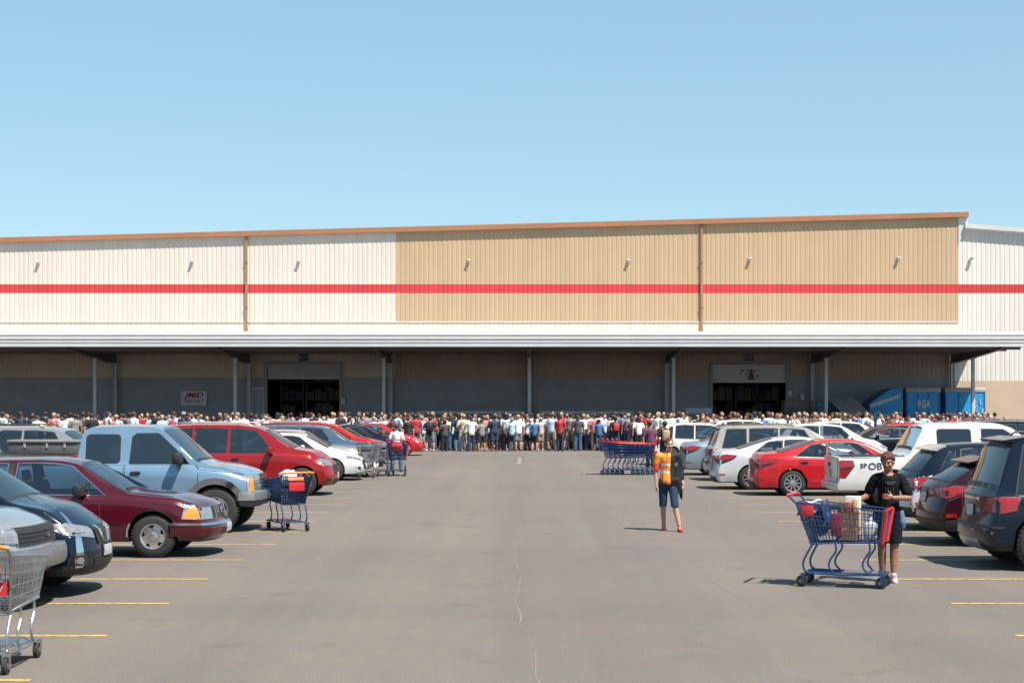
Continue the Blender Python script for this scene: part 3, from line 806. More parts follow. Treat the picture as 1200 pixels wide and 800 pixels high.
class Kit:
    """a finished vehicle: a list of named meshes that can be stamped out in any colour"""
    def __init__(k, car): k.car = car; k.items = []; k.wheelkind = 'five'; k.holes = []; k.tops = []
    def add(k, name, bm, mats, sub_of=None, smooth=True, angle=40):
        bmesh.ops.recalc_face_normals(bm, faces=bm.faces[:])
        me = bpy.data.meshes.new(name); bm.to_mesh(me); bm.free()
        for m in (mats if isinstance(mats, (list, tuple)) else [mats]): me.materials.append(m)
        if smooth: me.shade_smooth(); me.set_sharp_from_angle(angle=R(angle))
        k.items.append((name, me, sub_of)); return len(k.items) - 1
    def pan(k, name, poly, mapping, mats, off=.006, sub_of=None, edge=None, mi_edge=1, **kw):
        bm = bmesh.new(); c = k.car
        polys = poly if isinstance(poly[0][0], (list, tuple)) else [poly]
        for p in polys:
            c.panel(bm, p, mapping, off, 0, **kw)
            if edge and 'window' in name or name == 'quarter_glass': frame_panel(c, bm, p, mapping, off * .6, mi_edge, edge)
            elif edge: c.panel(bm, grow(p, edge), mapping, off * .5, mi_edge, **kw)
        return k.add(name, bm, mats, sub_of)
    def both(k, name, poly, mats, off=.006, sub_of=None, edge=None, **kw):
        """the panel on the camera side and its mirror"""
        if 'window' in name or name == 'quarter_glass': k.holes.append(poly)
        a = k.pan(name, poly, k.car.side, mats, off, sub_of, edge, **kw)
        k.pan(name, poly, k.car.oside, mats, off, sub_of, edge, **kw); return a
    def wins(k, polys, glass=None, edge=.028):
        for p in polys: k.both('side_window', p, [glass or GLASS, BLACK], .007, None, edge)
    def door(k, poly, hx, hz, win=None, handle=None):
        PAINT_ = 'PAINT'
        for mp, sd in ((k.car.side, -1), (k.car.oside, 1)):
            i = k.pan('door', poly, mp, ['PAINT_SLOT', BLACK] if False else [BLACK, BLACK], .0045, None, .014, 1)
            k.items[i] = (k.items[i][0], k.items[i][1], ('paint0',))
            if hx is not None:
                bm = bmesh.new()
                k.car.panel(bm, rrect(hx - .10, hx + .10, hz - .035, hz + .035, .03), mp, .007, 1)
                k.car.panel(bm, rrect(hx - .09, hx + .09, hz - .008, hz + .022, .012), mp, .035, 0)
                k.add('door_handle', bm, [handle or BLACK, BLACK], i)
    def mirror(k, x, z, m=None, s=1.0):
        y0 = k.car.bvh.ray_cast(Vector((x, -4, z)), Vector((0, 1, 0)))[0].y
        for sd in (1, -1):
            bm = bmesh.new()
            add_box(bm, (x, sd * (y0 - .05), z), (.09, .12, .05))
            add_box(bm, (x - .02, sd * (y0 - .17 * s), z + .05), (.13 * s, .23 * s, .17 * s), bevel=.045)
            i = k.add('wing_mirror', bm, m or BLACK)
            if m is None: k.items[i] = (k.items[i][0], k.items[i][1], ('paint0',))
            bm = bmesh.new(); add_box(bm, (x - .02 - .066 * s, sd * (y0 - .17 * s), z + .05), (.006, .18 * s, .12 * s)); k.add('mirror_glass', bm, CHROME, i)
    def plate(k, z, rear=True, w=.16, txt=None):
        c = k.car; mp = c.behind if rear else c.ahead
        k.pan('licence_plate', rrect(-w, w, z - .08, z + .08, .02), mp, [PLATE, BLACK], .02, None, .02)
    def glass_top(k, name, x0, x1, frac=.80, glass=None, fr0=None):
        """windscreen or rear window laid on the body between two stations of its top profile"""
        c = k.car; bm = bmesh.new(); N, M = 8, 8
        def pt(x, q, off):
            rg = c.ring(x); ys = [p for p in rg[16:]]
            ye = ys[0][0]
            yy = q * (ye - .035); zz = None
            pr = sorted(ys); zz = lerp_tab([(a, b) for a, b in pr], abs(yy))
            return c.warp((x, yy, zz)) + Vector((0, 0, off))
        k.tops.append((min(x0, x1), max(x0, x1), pt))
        for off, mi, e in ((.007, 0, 0.0), (.0035, 1, .035)):
            g = []
            xa, xb = min(x0, x1) - e, max(x0, x1) + e
            for i in range(N + 1):
                x = xa + (xb - xa) * i / N; g.append([bm.verts.new(pt(x, (-1 + 2 * j / M) * (1.0 if mi == 0 else 1.035), off)) for j in range(M + 1)])
            for i in range(N):
                for j in range(M):
                    if mi == 1 and 0 < i < N - 1 and 0 < j < M - 1: continue
                    f = bm.faces.new((g[i][j], g[i + 1][j], g[i + 1][j + 1], g[i][j + 1])); f.material_index = mi
        return k.add(name, bm, [glass or CLEAR, BLACK])
    def hollow(k, xa, xb, seats, floor=.42, wheel_at=None):
        """open the cabin up: a cavity, the window openings, then seats inside"""
        c = k.car
        def solid(bm):
            bmesh.ops.recalc_face_normals(bm, faces=bm.faces[:])
            me = bpy.data.meshes.new('cut'); bm.to_mesh(me); bm.free()
            for m in (BLACK, BLACK, CABIN): me.materials.append(m)
            for p in me.polygons: p.material_index = 2
            o = bpy.data.objects.new('tmp_cut', me); COL.objects.link(o); return o
        cut = []
        bm = bmesh.new(); prev = None; n = 24
        for i in range(n + 1):
            x = xa + (xb - xa) * i / n; rg = c.ring(x); zt = c.top(x) - .055; zs = c.belt(x); zs = min(zs, zt - .03)
            yb = c.sh * c.width(x) - .075; yt = min(yb, rg[16][0] - .05)
            sec = [(yb, max(c.bot(x) + .12, zs - floor)), (yb, zs), (yt + .012, zt - .06), (yt - .08, zt), (-yt + .08, zt), (-yt - .012, zt - .06), (-yb, zs), (-yb, max(c.bot(x) + .12, zs - floor))]
            cur = [bm.verts.new(c.warp((x, y, z))) for y, z in sec]
            if prev:
                for q in range(8): bm.faces.new((prev[q], prev[(q + 1) % 8], cur[(q + 1) % 8], cur[q]))
            else: bm.faces.new(cur)
            prev = cur
        bm.faces.new(prev); cut.append(solid(bm))
        bm = bmesh.new()
        for p in k.holes: add_poly_prism(bm, grow(p, -.006), -1.4, 1.4)
        cut.append(solid(bm))
        if k.tops:
            bm = bmesh.new()
            for x0, x1, pt in k.tops:
                N = M = 8; up, lo = [], []
                sl = (pt(x1, 0, 0) - pt(x0, 0, 0)); nr = Vector((-sl.z, 0, sl.x)).normalized()
                if nr.z < 0: nr = -nr
                for i in range(N + 1):
                    x = x0 + .012 + (x1 - x0 - .024) * i / N
                    up.append([bm.verts.new(pt(x, (-1 + 2 * j / M) * .985, 0) + nr * .06) for j in range(M + 1)])
                    lo.append([bm.verts.new(pt(x, (-1 + 2 * j / M) * .985, 0) - nr * .14) for j in range(M + 1)])
                for i in range(N):
                    for j in range(M):
                        bm.faces.new((up[i][j], up[i + 1][j], up[i + 1][j + 1], up[i][j + 1])); bm.faces.new((lo[i][j], lo[i][j + 1], lo[i + 1][j + 1], lo[i + 1][j]))
                for i in range(N):
                    for j in (0, M): bm.faces.new((up[i][j], up[i + 1][j], lo[i + 1][j], lo[i][j]))
                for j in range(M):
                    for i in (0, N): bm.faces.new((up[i][j], up[i][j + 1], lo[i][j + 1], lo[i][j]))
            cut.append(solid(bm))
        o = bpy.data.objects.new('tmp_body', c.mesh); COL.objects.link(o)
        for q in cut:
            md = o.modifiers.new('b', 'BOOLEAN'); md.operation = 'DIFFERENCE'; md.object = q; md.solver = 'EXACT'
        c.mesh = evaluated(o)
        for q in cut: me = q.data; bpy.data.objects.remove(q); bpy.data.meshes.remove(me)
        c.mesh.shade_smooth(); c.mesh.set_sharp_from_angle(angle=R(40))
        for x, zs in seats:
            for y in (-.36, .36):
                bm = bmesh.new(); rot = Matrix.Rotation(R(-14), 4, 'Y')
                add_box(bm, (x - .06, y, zs + .22), (.12, .46, .56), rot=rot, bevel=.05)
                add_box(bm, (x - .15, y, zs + .60), (.09, .24, .17), rot=rot, bevel=.035)
                add_box(bm, (x + .22, y, zs - .05), (.5, .46, .14), bevel=.05)
                k.add('seat', bm, SEATM)
        if wheel_at:
            bm = bmesh.new(); x, z = wheel_at
            pts = [(x + .19 * math.sin(R(a)) * .35, .36 + .19 * math.cos(R(a)), z + .19 * math.sin(R(a))) for a in range(0, 361, 20)]
            add_tube(bm, pts, .014, 6, cap=False); add_tube(bm, [(x, .20, z), (x, .52, z)], .018, 6); add_tube(bm, [(x, .36, z), (x + .25, .36, z - .12)], .03, 6)
            k.add('steering_wheel', bm, BLACK)
            bm = bmesh.new(); add_box(bm, (x + .42, 0, z - .14), (.5, 1.3, .18), bevel=.06); k.add('dashboard', bm, CABIN)
        return k
    def stamp(k, root, paint_m, rear_only=False, names=None, over=None, lod=0):
        """link the parts under a root; lod 1 leaves out the small ones"""
        c = k.car; off = Vector((-c.L / 2, 0, 0)); made = []
        b = bpy.data.objects.new('body', c.mesh); link(b, root); b.location = off; setmat(b, 0, paint_m)
        if over and 'clad' in over: setmat(b, 1, over['clad'])
        for name, me, sub in k.items:
            if lod and name in ('door_handle', 'mirror_glass', 'wiper', 'fog_lamp', 'badge'): made.append(None); continue
            o = bpy.data.objects.new(name, me)
            if isinstance(sub, int) and made[sub] is not None: link(o, made[sub])
            else: link(o, root); o.location = off
            if sub == ('paint0',): setmat(o, 0, paint_m)
            if over and name in over: setmat(o, 0, over[name])
            made.append(o)
        ty, rm = wheel_mesh(c.r, k.wheelkind)
        for x in c.wheels:
            for sd in (-1, 1):
                e = bpy.data.objects.new('wheel', None); link(e, root)
                e.location = (x - c.L / 2, sd * (c.W - .125), c.r * .985); e.rotation_euler = (0, random.uniform(0, 1.2), 0 if sd < 0 else math.pi)
                link(bpy.data.objects.new('tyre', ty), e); r_ = link(bpy.data.objects.new('rim', rm), e)
                if over and 'rim' in over: setmat(r_, 0, over['rim'])
        return root

def arcpoly(cx, cz, r0, r1, a0, a1, n=14):
    p = [(cx + r1 * math.cos(R(a0 + (a1 - a0) * i / n)), cz + r1 * math.sin(R(a0 + (a1 - a0) * i / n))) for i in range(n + 1)]
    return p + [(cx + r0 * math.cos(R(a1 + (a0 - a1) * i / n)), cz + r0 * math.sin(R(a1 + (a0 - a1) * i / n))) for i in range(n + 1)]
def arcs(k, mats, r0, r1, off, name='wheel_arch_trim', lo=-2):
    for x in k.car.wheels:
        for mp in (k.car.side, k.car.oside):
            bm = bmesh.new(); n = 12; a0, a1 = lo, 180 - lo; rr0, rr1 = k.car.r * r0, k.car.r * r1
            for i in range(n):
                b0, b1 = R(a0 + (a1 - a0) * i / n), R(a0 + (a1 - a0) * (i + 1) / n)
                k.car.panel(bm, [(x + rr0 * math.cos(b0), k.car.r + rr0 * math.sin(b0)), (x + rr1 * math.cos(b0), k.car.r + rr1 * math.sin(b0)), (x + rr1 * math.cos(b1), k.car.r + rr1 * math.sin(b1)), (x + rr0 * math.cos(b1), k.car.r + rr0 * math.sin(b1))], mp, off, 0, step=(.2, .2), skirt=.03)
            bmesh.ops.remove_doubles(bm, verts=bm.verts[:], dist=.002)
            k.add(name, bm, mats)

# ---- modern saloon ---------------------------------------------------------
def saloon():
    c = Car(4.75, .91, [(0, .92), (.06, 1.0), (.16, 1.07), (.62, 1.10), (.95, 1.20), (1.6, 1.40), (2.1, 1.455), (2.6, 1.44), (2.95, 1.37), (3.62, 1.02), (3.75, .985), (4.35, .86), (4.62, .76), (4.75, .66)],
            [(0, .90), (.3, .99), (1.2, .985), (2.5, .94), (3.6, .92), (4.3, .80), (4.75, .62)], .19, (1.03, 3.80), .335, .44,
            nose=[(.15, -.12), (.3, 0), (.45, 0), (.6, -.06), (.8, -.16)], tail=[(.15, -.10), (.35, .0), (.5, 0), (.7, -.05), (1.0, -.06), (1.1, .03)], ncurve=.24, tcurve=.16, sm=.16, clad=2, taper=.08)
    k = Kit(c); k.wheelkind = 'split'
    k.glass_top('windscreen', 2.98, 3.6); k.glass_top('rear_window', .72, 1.62)
    k.both('side_window', c.win_poly(1.95, 3.26, 2.0, 2.74, hi=.075), [CLEAR, BLACK], .007, None, .025)
    k.both('side_window', c.win_poly(1.12, 1.88, 1.5, 1.93, hi=.08), [CLEAR, BLACK], .007, None, .025)
    k.door([(1.92, .32), (2.95, .32), (3.05, .6), (3.0, .9), (1.95, .93)], 2.13, .86, handle=BLACK)
    k.door([(1.32, .55), (1.45, .35), (1.88, .32), (1.91, .93), (1.20, .95), (1.20, .75)], 1.33, .87, handle=BLACK)
    k.mirror(2.92, .97)
    k.pan('headlight', [(22, .60), (50, .68), (54, .76), (46, .77), (24, .70)], c.front, [LENS, BLACK], .012, None, 1.0)
    k.pan('headlight', [(-22, .60), (-50, .68), (-54, .76), (-46, .77), (-24, .70)], c.front, [LENS, BLACK], .012, None, 1.0)
    k.pan('grille', [(-20, .36), (20, .36), (23, .55), (16, .64), (-16, .64), (-23, .55)], c.front, BLACK, .012)
    for s in (-1, 1): k.pan('fog_lamp', rrect(0, 1, 0, 1) if 0 else [(s * 31, .34), (s * 43, .36), (s * 42, .44), (s * 33, .44)], c.front, BLACK, .01)
    k.plate(.46, False)
    for s in (-1, 1): k.pan('tail_light', [(s * 16, .84), (s * 40, .80), (s * 56, .86), (s * 60, .95), (s * 46, .97), (s * 18, .92)], c.rear, [REDL, BLACK], .014, None, .8)
    k.pan('boot_lid', [(-14, .60), (14, .60), (14.5, .92), (-14.5, .92)], c.rear, [BLACK, BLACK], .004, ('paint0',), 1.0)
    k.plate(.76, True)
    k.pan('rear_valance', [(-34, .21), (34, .21), (30, .36), (-30, .36)], c.rear, BLACK, .012)
    for s in (-1, 1): k.pan('reflector', [(s * 36, .40), (s * 46, .41), (s * 46, .44), (s * 36, .44)], c.rear, REDL, .01)
    k.both('chrome_strip', [(1.05, c.belt(1.05) + .012), (2.95, c.belt(2.95) + .012), (2.95, c.belt(2.95) + .03), (1.05, c.belt(1.05) + .03)], CHROME, .012)
    return k
# ---- older square saloon with a long roof ----------------------------------
def old_wagon():
    c = Car(4.75, .88, [(0, .80), (.04, 1.0), (.30, 1.46), (.7, 1.50), (2.0, 1.52), (2.35, 1.50), (2.6, 1.45), (3.36, 1.01), (3.5, .985), (4.2, .92), (4.58, .855), (4.70, .82), (4.75, .76)],
            [(0, .78), (.3, .95), (2, .95), (3.4, .93), (4.2, .86), (4.75, .72)], .24, (1.0, 3.80), .335, .40,
            nose=[(.2, -.16), (.26, -.04), (.34, .03), (.50, .04), (.54, -.03), (.75, -.08), (.9, -.14)], ncurve=.20, sm=.10, clad=1, taper=.04, arch=1.16)
    k = Kit(c); k.wheelkind = 'old'
    k.glass_top('windscreen', 2.64, 3.34)
    k.both('side_window', c.win_poly(1.62, 3.05, 1.66, 2.50, hi=.062, lo=.03), [CLEAR, CHROME], .007, None, .012)
    k.both('side_window', c.win_poly(.70, 1.50, .78, 1.50, hi=.062, lo=.03), [CLEAR, CHROME], .007, None, .012)
    k.both('door_pillar', [(1.512, .965), (1.608, .965), (1.608, 1.445), (1.512, 1.445)], BLACK, .006)
    k.door([(1.58, .32), (2.85, .32), (2.98, .5), (2.98, .90), (1.58, .90)], 1.78, .83, handle=CHROME)
    k.door([(.85, .32), (1.54, .32), (1.54, .90), (.66, .90), (.72, .6)], .88, .83, handle=CHROME)
    k.mirror(2.72, 1.0, BLACK, 1.1)
    arcs(k, CHROME, 1.16, 1.235, .010)
    for s in (-1, 1):
        k.pan('headlight', [(s * 26, .60), (s * 41, .60), (s * 41.5, .765), (s * 26, .765)], c.front, [LENS, CHROME], .012, None, .9)
        k.pan('turn_signal', [(s * 42.5, .60), (s * 52.5, .61), (s * 51.5, .70), (s * 47, .765), (s * 42.5, .765)], c.front, [AMBER, CHROME], .012, None, .6)
    i = k.pan('grille', [(-23, .59), (23, .59), (23, .78), (-23, .78)], c.front, [BLACK, CHROME], .02, None, 1.4)
    bm = bmesh.new()
    for a in range(-20, 21, 4): c.panel(bm, [(a - .5, .60), (a + .5, .60), (a + .5, .77), (a - .5, .77)], c.front, .03)
    k.add('grille_bar', bm, CHROME)
    i = k.pan('front_bumper', [(-62, .33), (62, .33), (62, .52), (-62, .52)], c.front, [BLACK, BLACK], .035, ('paint0',))
    k.pan('bumper_strip', [(-62.5, .50), (62.5, .50), (62.5, .54), (-62.5, .54)], c.front, CHROME, .048)
    k.pan('air_intake', [(-20, .34), (20, .34), (18, .44), (-18, .44)], c.front, BLACK, .044)
    k.pan('licence_plate', [(-8, .36), (8, .36), (8, .50), (-8, .50)], c.front, PLATE, .056)
    k.both('side_moulding', [(.6, .52), (3.35, .52), (3.35, .57), (.6, .57)], [BLACK, BLACK], .014, ('paint0',))
    k.pan('badge', rrect(-.05, .05, .65, .75, .045), c.ahead, CHROME, .05)
    k.pan('wiper', [(3.30, -.5), (3.33, -.5), (3.36, .0), (3.33, .0)], c.above, BLACK, .02)
    return k
# ---- older extended-cab pickup ---------------------------------------------
def old_pickup():
    L = 5.45; x0 = L - 3.36
    c = Car(L, .96, [(0, 1.22), (x0 - .05, 1.24), (x0 - .01, 1.26), (x0 + .07, 1.86), (x0 + .25, 1.955), (x0 + .8, 1.975), (L - 2.0, 1.965), (L - 1.82, 1.92), (L - 1.14, 1.30), (L - 1.05, 1.265), (L - .5, 1.20), (L - .2, 1.145), (L - .07, 1.10), (L, 1.02)],
            [(0, 1.17), (x0, 1.23), (L - 1.2, 1.20), (L - .5, 1.10), (L, .98)], lambda x: .46, (1.15, L - .80), .42, .20,
            nose=[(.4, -.16), (.52, -.03), (.70, -.03), (.78, -.05), (1.05, -.08), (1.2, -.12)], tail=[(.4, 0), (1.3, 0)], ncurve=.13, tcurve=.03, sm=.05, clad=1, taper=.03, arch=1.17, roofedge=.022)
    k = Kit(c); k.wheelkind = 'old'
    k.glass_top('windscreen', L - 1.80, L - 1.17)
    k.both('side_window', rrect(x0 + .17, x0 + .78, 1.29, 1.80, .07), [PRIV, BLACK], .007, None, .02)
    k.both('side_window', [(x0 + .98, 1.28), (L - 1.30, 1.28), (L - 1.42, 1.42), (L - 1.84, 1.79), (L - 1.90, 1.815), (x0 + 1.10, 1.82), (x0 + 1.02, 1.76)], [PRIV, BLACK], .007, None, .022)
    k.door([(x0 + .90, .58), (L - 1.14, .58), (L - 1.12, 1.2), (L - 1.2, 1.25), (x0 + .90, 1.245)], x0 + 1.09, 1.10)
    k.both('rear_door', [(x0 + .09, .58), (x0 + .86, .58), (x0 + .86, 1.245), (x0 + .06, 1.245)], [BLACK, BLACK], .0045, ('paint0',), .014)
    k.mirror(L - 1.44, 1.33, BLACK, 1.25)
    arcs(k, GREYPL, 1.14, 1.42, .045, 'wheel_arch_flare', -8)
    for s in (-1, 1):
        k.pan('headlight', [(s * 17.5, .80), (s * 34, .80), (s * 34.5, 1.05), (s * 17.5, 1.05)], c.front, [LENS, CHROME], .012, None, .8)
        k.pan('turn_signal', [(s * 36, .76), (s * 44.5, .77), (s * 44.5, 1.04), (s * 36, 1.05)], c.front, [AMBER, CHROME], .014, None, .6)
    k.pan('grille', [(-16, .79), (16, .79), (16, 1.06), (-16, 1.06)], c.front, [BLACK, CHROME], .02, None, 1.2)
    bm = bmesh.new()
    for z in (.86, .925, .99): c.panel(bm, [(-16, z - .012), (16, z - .012), (16, z + .012), (-16, z + .012)], c.front, .032)
    k.add('grille_bar', bm, CHROME)
    k.pan('front_bumper', [(-52, .60), (52, .60), (52, .745), (-52, .745)], c.front, SILVERTRIM, .10, skirt=.05)
    k.pan('bumper_valance', [(-48, .40), (48, .40), (50, .59), (-50, .59)], c.front, GREYPL, .06, skirt=.05)
    k.pan('licence_plate', [(-8, .61), (8, .61), (8, .735), (-8, .735)], c.front, PLATE, .112)
    k.both('side_moulding', [(x0 + .1, .66), (L - 1.35, .66), (L - 1.35, .73), (x0 + .1, .73)], [GREYPL], .014)
    k.both('hood_seam', [(L - 1.10, 1.165), (L - .12, 1.055), (L - .12, 1.065), (L - 1.10, 1.175)], BLACK, .003)
    k.pan('tonneau_panel', [(.12, -.72), (x0 - .14, -.72), (x0 - .14, .72), (.12, .72)], c.above, [DARK], .004)  # near-black tonneau panel on the solid bed top, standing in for the hollow
    k.pan('wiper', [(L - 1.18, -.55), (L - 1.15, -.55), (L - 1.13, .1), (L - 1.16, .1)], c.above, BLACK, .02)
    return k
# ---- modern crew-cab pickup --------------------------------------------------
def crew_pickup():
    L = 5.8; xc = 1.66
    c = Car(L, .98, [(0, 1.18), (xc - .12, 1.20), (xc - .04, 1.24), (xc + .30, 1.86), (xc + .55, 1.93), (xc + 1.5, 1.95), (3.7, 1.92), (3.95, 1.84), (4.6, 1.30), (4.72, 1.26), (5.3, 1.18), (5.68, 1.10), (5.8, .98)],
            [(0, 1.13), (1.6, 1.18), (4.4, 1.18), (5.3, 1.06), (5.8, .9)], lambda x: .42, (1.22, 4.85), .42, .28,
            nose=[(.35, -.1), (.5, 0), (.75, 0), (1.1, -.06)], tail=[(.38, -.08), (.46, .06), (.60, .06), (.66, 0), (1.2, 0)], ncurve=.14, tcurve=.05, sm=.09, clad=1, taper=.03, arch=1.17)
    k = Kit(c); k.wheelkind = 'six'
    k.glass_top('windscreen', 3.96, 4.56); k.glass_top('rear_window', xc + .05, xc + .27, glass=PRIV)
    k.both('side_window', rrect(xc + .60, xc + 1.34, 1.27, 1.80, .06), [PRIV, BLACK], .007, None, .02)
    k.both('side_window', [(xc + 1.58, 1.27), (4.36, 1.27), (4.30, 1.34), (3.86, 1.72), (3.74, 1.79), (xc + 1.6, 1.81)], [PRIV, BLACK], .007, None, .022)
    k.door([(xc + .46, .56), (xc + 1.42, .56), (xc + 1.42, 1.21), (xc + .40, 1.21)], xc + .6, 1.08)
    k.door([(xc + 1.48, .56), (4.45, .56), (4.5, 1.0), (4.42, 1.21), (xc + 1.48, 1.21)], xc + 1.66, 1.08)
    k.mirror(4.28, 1.32, BLACK, 1.2)
    for s in (-1, 1):
        k.pan('headlight', [(s * 24, .84), (s * 44, .86), (s * 45, 1.02), (s * 24, 1.02)], c.front, [LENS, CHROME], .012, None, .8)
    k.both('tail_light', [(-.02, .74), (.18, .74), (.36, .98), (.34, 1.10), (-.02, 1.12)], [REDL, BLACK], .016, None, .02)
    k.both('tail_light_band', [(.0, .90), (.28, .93), (.31, .97), (.0, .95)], BLACK, .02)
    k.pan('tailgate', [(-.76, .62), (.76, .62), (.78, 1.12), (-.78, 1.12)], c.behind, [BLACK, BLACK], .006, ('paint0',), .02)
    k.pan('tailgate_handle', rrect(-.16, .16, .95, 1.05, .03), c.behind, BLACK, .014)
    k.pan('rear_bumper', [(-38, .48), (38, .48), (38, .59), (-38, .59)], c.rear, SILVERTRIM, .03)
    k.pan('grille', [(-20, .74), (20, .74), (20, 1.04), (-20, 1.04)], c.front, [BLACK, CHROME], .02, None, 1.2)
    k.pan('front_bumper', [(-46, .50), (46, .50), (46, .68), (-46, .68)], c.front, CHROME, .05)
    k.plate(.82, True)
    k.both('bed_rail_cap', [(.02, 1.165), (xc - .1, 1.185), (xc - .1, 1.225), (.02, 1.21)], BLACK, .012)
    k.pan('tonneau_panel', [(.12, -.74), (xc - .2, -.74), (xc - .2, .74), (.12, .74)], c.above, [DARK], .004)  # added dark tonneau cover level with the rails; the bed below is solid
    arcs(k, ['x'] if False else [BLACK], 1.15, 1.21, .012)
    k.pan('brake_lamp', [(-.12, 1.84), (.12, 1.84), (.12, 1.88), (-.12, 1.88)], c.behind, REDL, .02)
    return k
# ---- big sport utility -------------------------------------------------------
def big_suv(rake=.30, L=5.0, H_=1.80, xr=.95):
    c = Car(L, .98, [(0, 1.05), (.05, 1.10), (rake, H_ - .10), (rake + .14, H_ - .02), (1.2, H_), (2.4, H_), (3.0, H_ - .05), (3.15, H_ - .12), (3.85, 1.22), (4.0, 1.18), (4.6, 1.08), (4.88, .98), (5.0 if L >= 5 else L, .86)],
            [(0, 1.02), (1, 1.09), (3.6, 1.06), (4.5, .98), (L, .80)], .26, (xr, 3.95), .39, .30,
            nose=[(.2, -.14), (.35, -.01), (.55, 0), (.85, -.05), (1.0, -.12)], tail=[(.22, -.12), (.32, 0), (.46, .05), (.60, .05), (.68, 0), (1.1, -.02)], ncurve=.20, tcurve=.14, sm=.11, clad=3, taper=.05, arch=1.14)
    k = Kit(c); k.wheelkind = 'multi'
    k.glass_top('windscreen', 3.17, 3.82); k.glass_top('rear_window', .10, rake - .03, glass=PRIV)
    k.both('side_window', c.win_poly(2.20, 3.30, 2.22, 2.92, hi=.10), [CLEAR, BLACK], .007, None, .028)
    k.both('side_window', c.win_poly(1.25, 2.10, 1.27, 2.12, hi=.10), [PRIV, BLACK], .007, None, .028)
    k.both('side_window', c.win_poly(.42, 1.14, .58, 1.16, hi=.11), [PRIV, BLACK], .007, None, .028)
    k.door([(2.16, .42), (3.35, .42), (3.42, .8), (3.4, 1.04), (2.16, 1.06)], 2.36, .96)
    k.door([(1.25, .62), (1.38, .42), (2.11, .42), (2.11, 1.06), (1.17, 1.06), (1.17, .8)], 1.38, .97)
    k.mirror(3.25, 1.14, None, 1.1)
    for s in (-1, 1):
        k.pan('headlight', [(s * 21, .74), (s * 46, .78), (s * 50, .90), (s * 22, .88)], c.front, [LENS, BLACK], .012, None, .8)
        k.pan('tail_light', [(s * 28, .84), (s * 44, .82), (s * 52, .86), (s * 53, 1.05), (s * 34, 1.04), (s * 27, .98)], c.rear, [REDL, BLACK], .018, None, .8)
        k.pan('reflector', [(s * 36, .52), (s * 46, .53), (s * 46, .56), (s * 36, .56)], c.rear, REDL, .02)
        bm = bmesh.new(); y = c.ring(1.5)[17][0] - .05
        add_tube(bm, [(.75, s * y, H_ - .005), (.85, s * y, H_ + .05), (2.5, s * y, H_ + .05), (2.65, s * y, H_ - .02)], .018, 6); k.add('roof_rail', bm, BLACK)
    k.pan('grille', [(-18, .62), (18, .62), (20, .88), (-20, .88)], c.front, [BLACK, CHROME], .02, None, 1.2)
    k.pan('front_bumper', [(-50, .30), (50, .30), (50, .46), (-50, .46)], c.front, BLACK, .02)
    k.pan('rear_bumper', [(-50, .36), (50, .36), (52, .60), (-52, .60)], c.rear, [BLACK], .03, ('paint0',))
    k.pan('bumper_step', [(-46, .605), (46, .605), (46, .635), (-46, .635)], c.rear, BLACK, .045)
    k.pan('skid_plate', [(-26, .28), (26, .28), (24, .42), (-24, .42)], c.rear, SILVERTRIM, .04)
    k.pan('tailgate_trim', [(-20, .985), (20, .985), (20, 1.02), (-20, 1.02)], c.rear, CHROME, .016)
    k.plate(.83, True)
    bm = bmesh.new(); wv = c.ring(rake + .2)[17][0] - .02
    for sgn in (1,):
        a = [(rake - .05, -wv + .03, H_ - .045), (rake + .25, -wv, H_ + .002), (rake + .25, wv, H_ + .002), (rake - .05, wv - .03, H_ - .045)]
        up = [bm.verts.new(p) for p in a]; lo = [bm.verts.new((p[0], p[1], p[2] - (.02 if i in (0, 3) else .10))) for i, p in enumerate(a)]
        bm.faces.new(up); bm.faces.new(lo[::-1])
        for i in range(4): bm.faces.new((up[i], lo[i], lo[(i + 1) % 4], up[(i + 1) % 4]))
    i_ = k.add('roof_spoiler', bm, [BLACK]); k.items[i_] = (k.items[i_][0], k.items[i_][1], ('paint0',))
    k.both('chrome_strip', [(.45, c.belt(.45) + .005), (3.3, c.belt(3.3) + .005), (3.3, c.belt(3.3) + .022), (.45, c.belt(.45) + .022)], CHROME, .012)
    bm = bmesh.new(); add_tube(bm, [(.06, .1, 1.12), (.14, -.32, 1.17)], .012, 5); k.add('wiper', bm, BLACK)
    return k
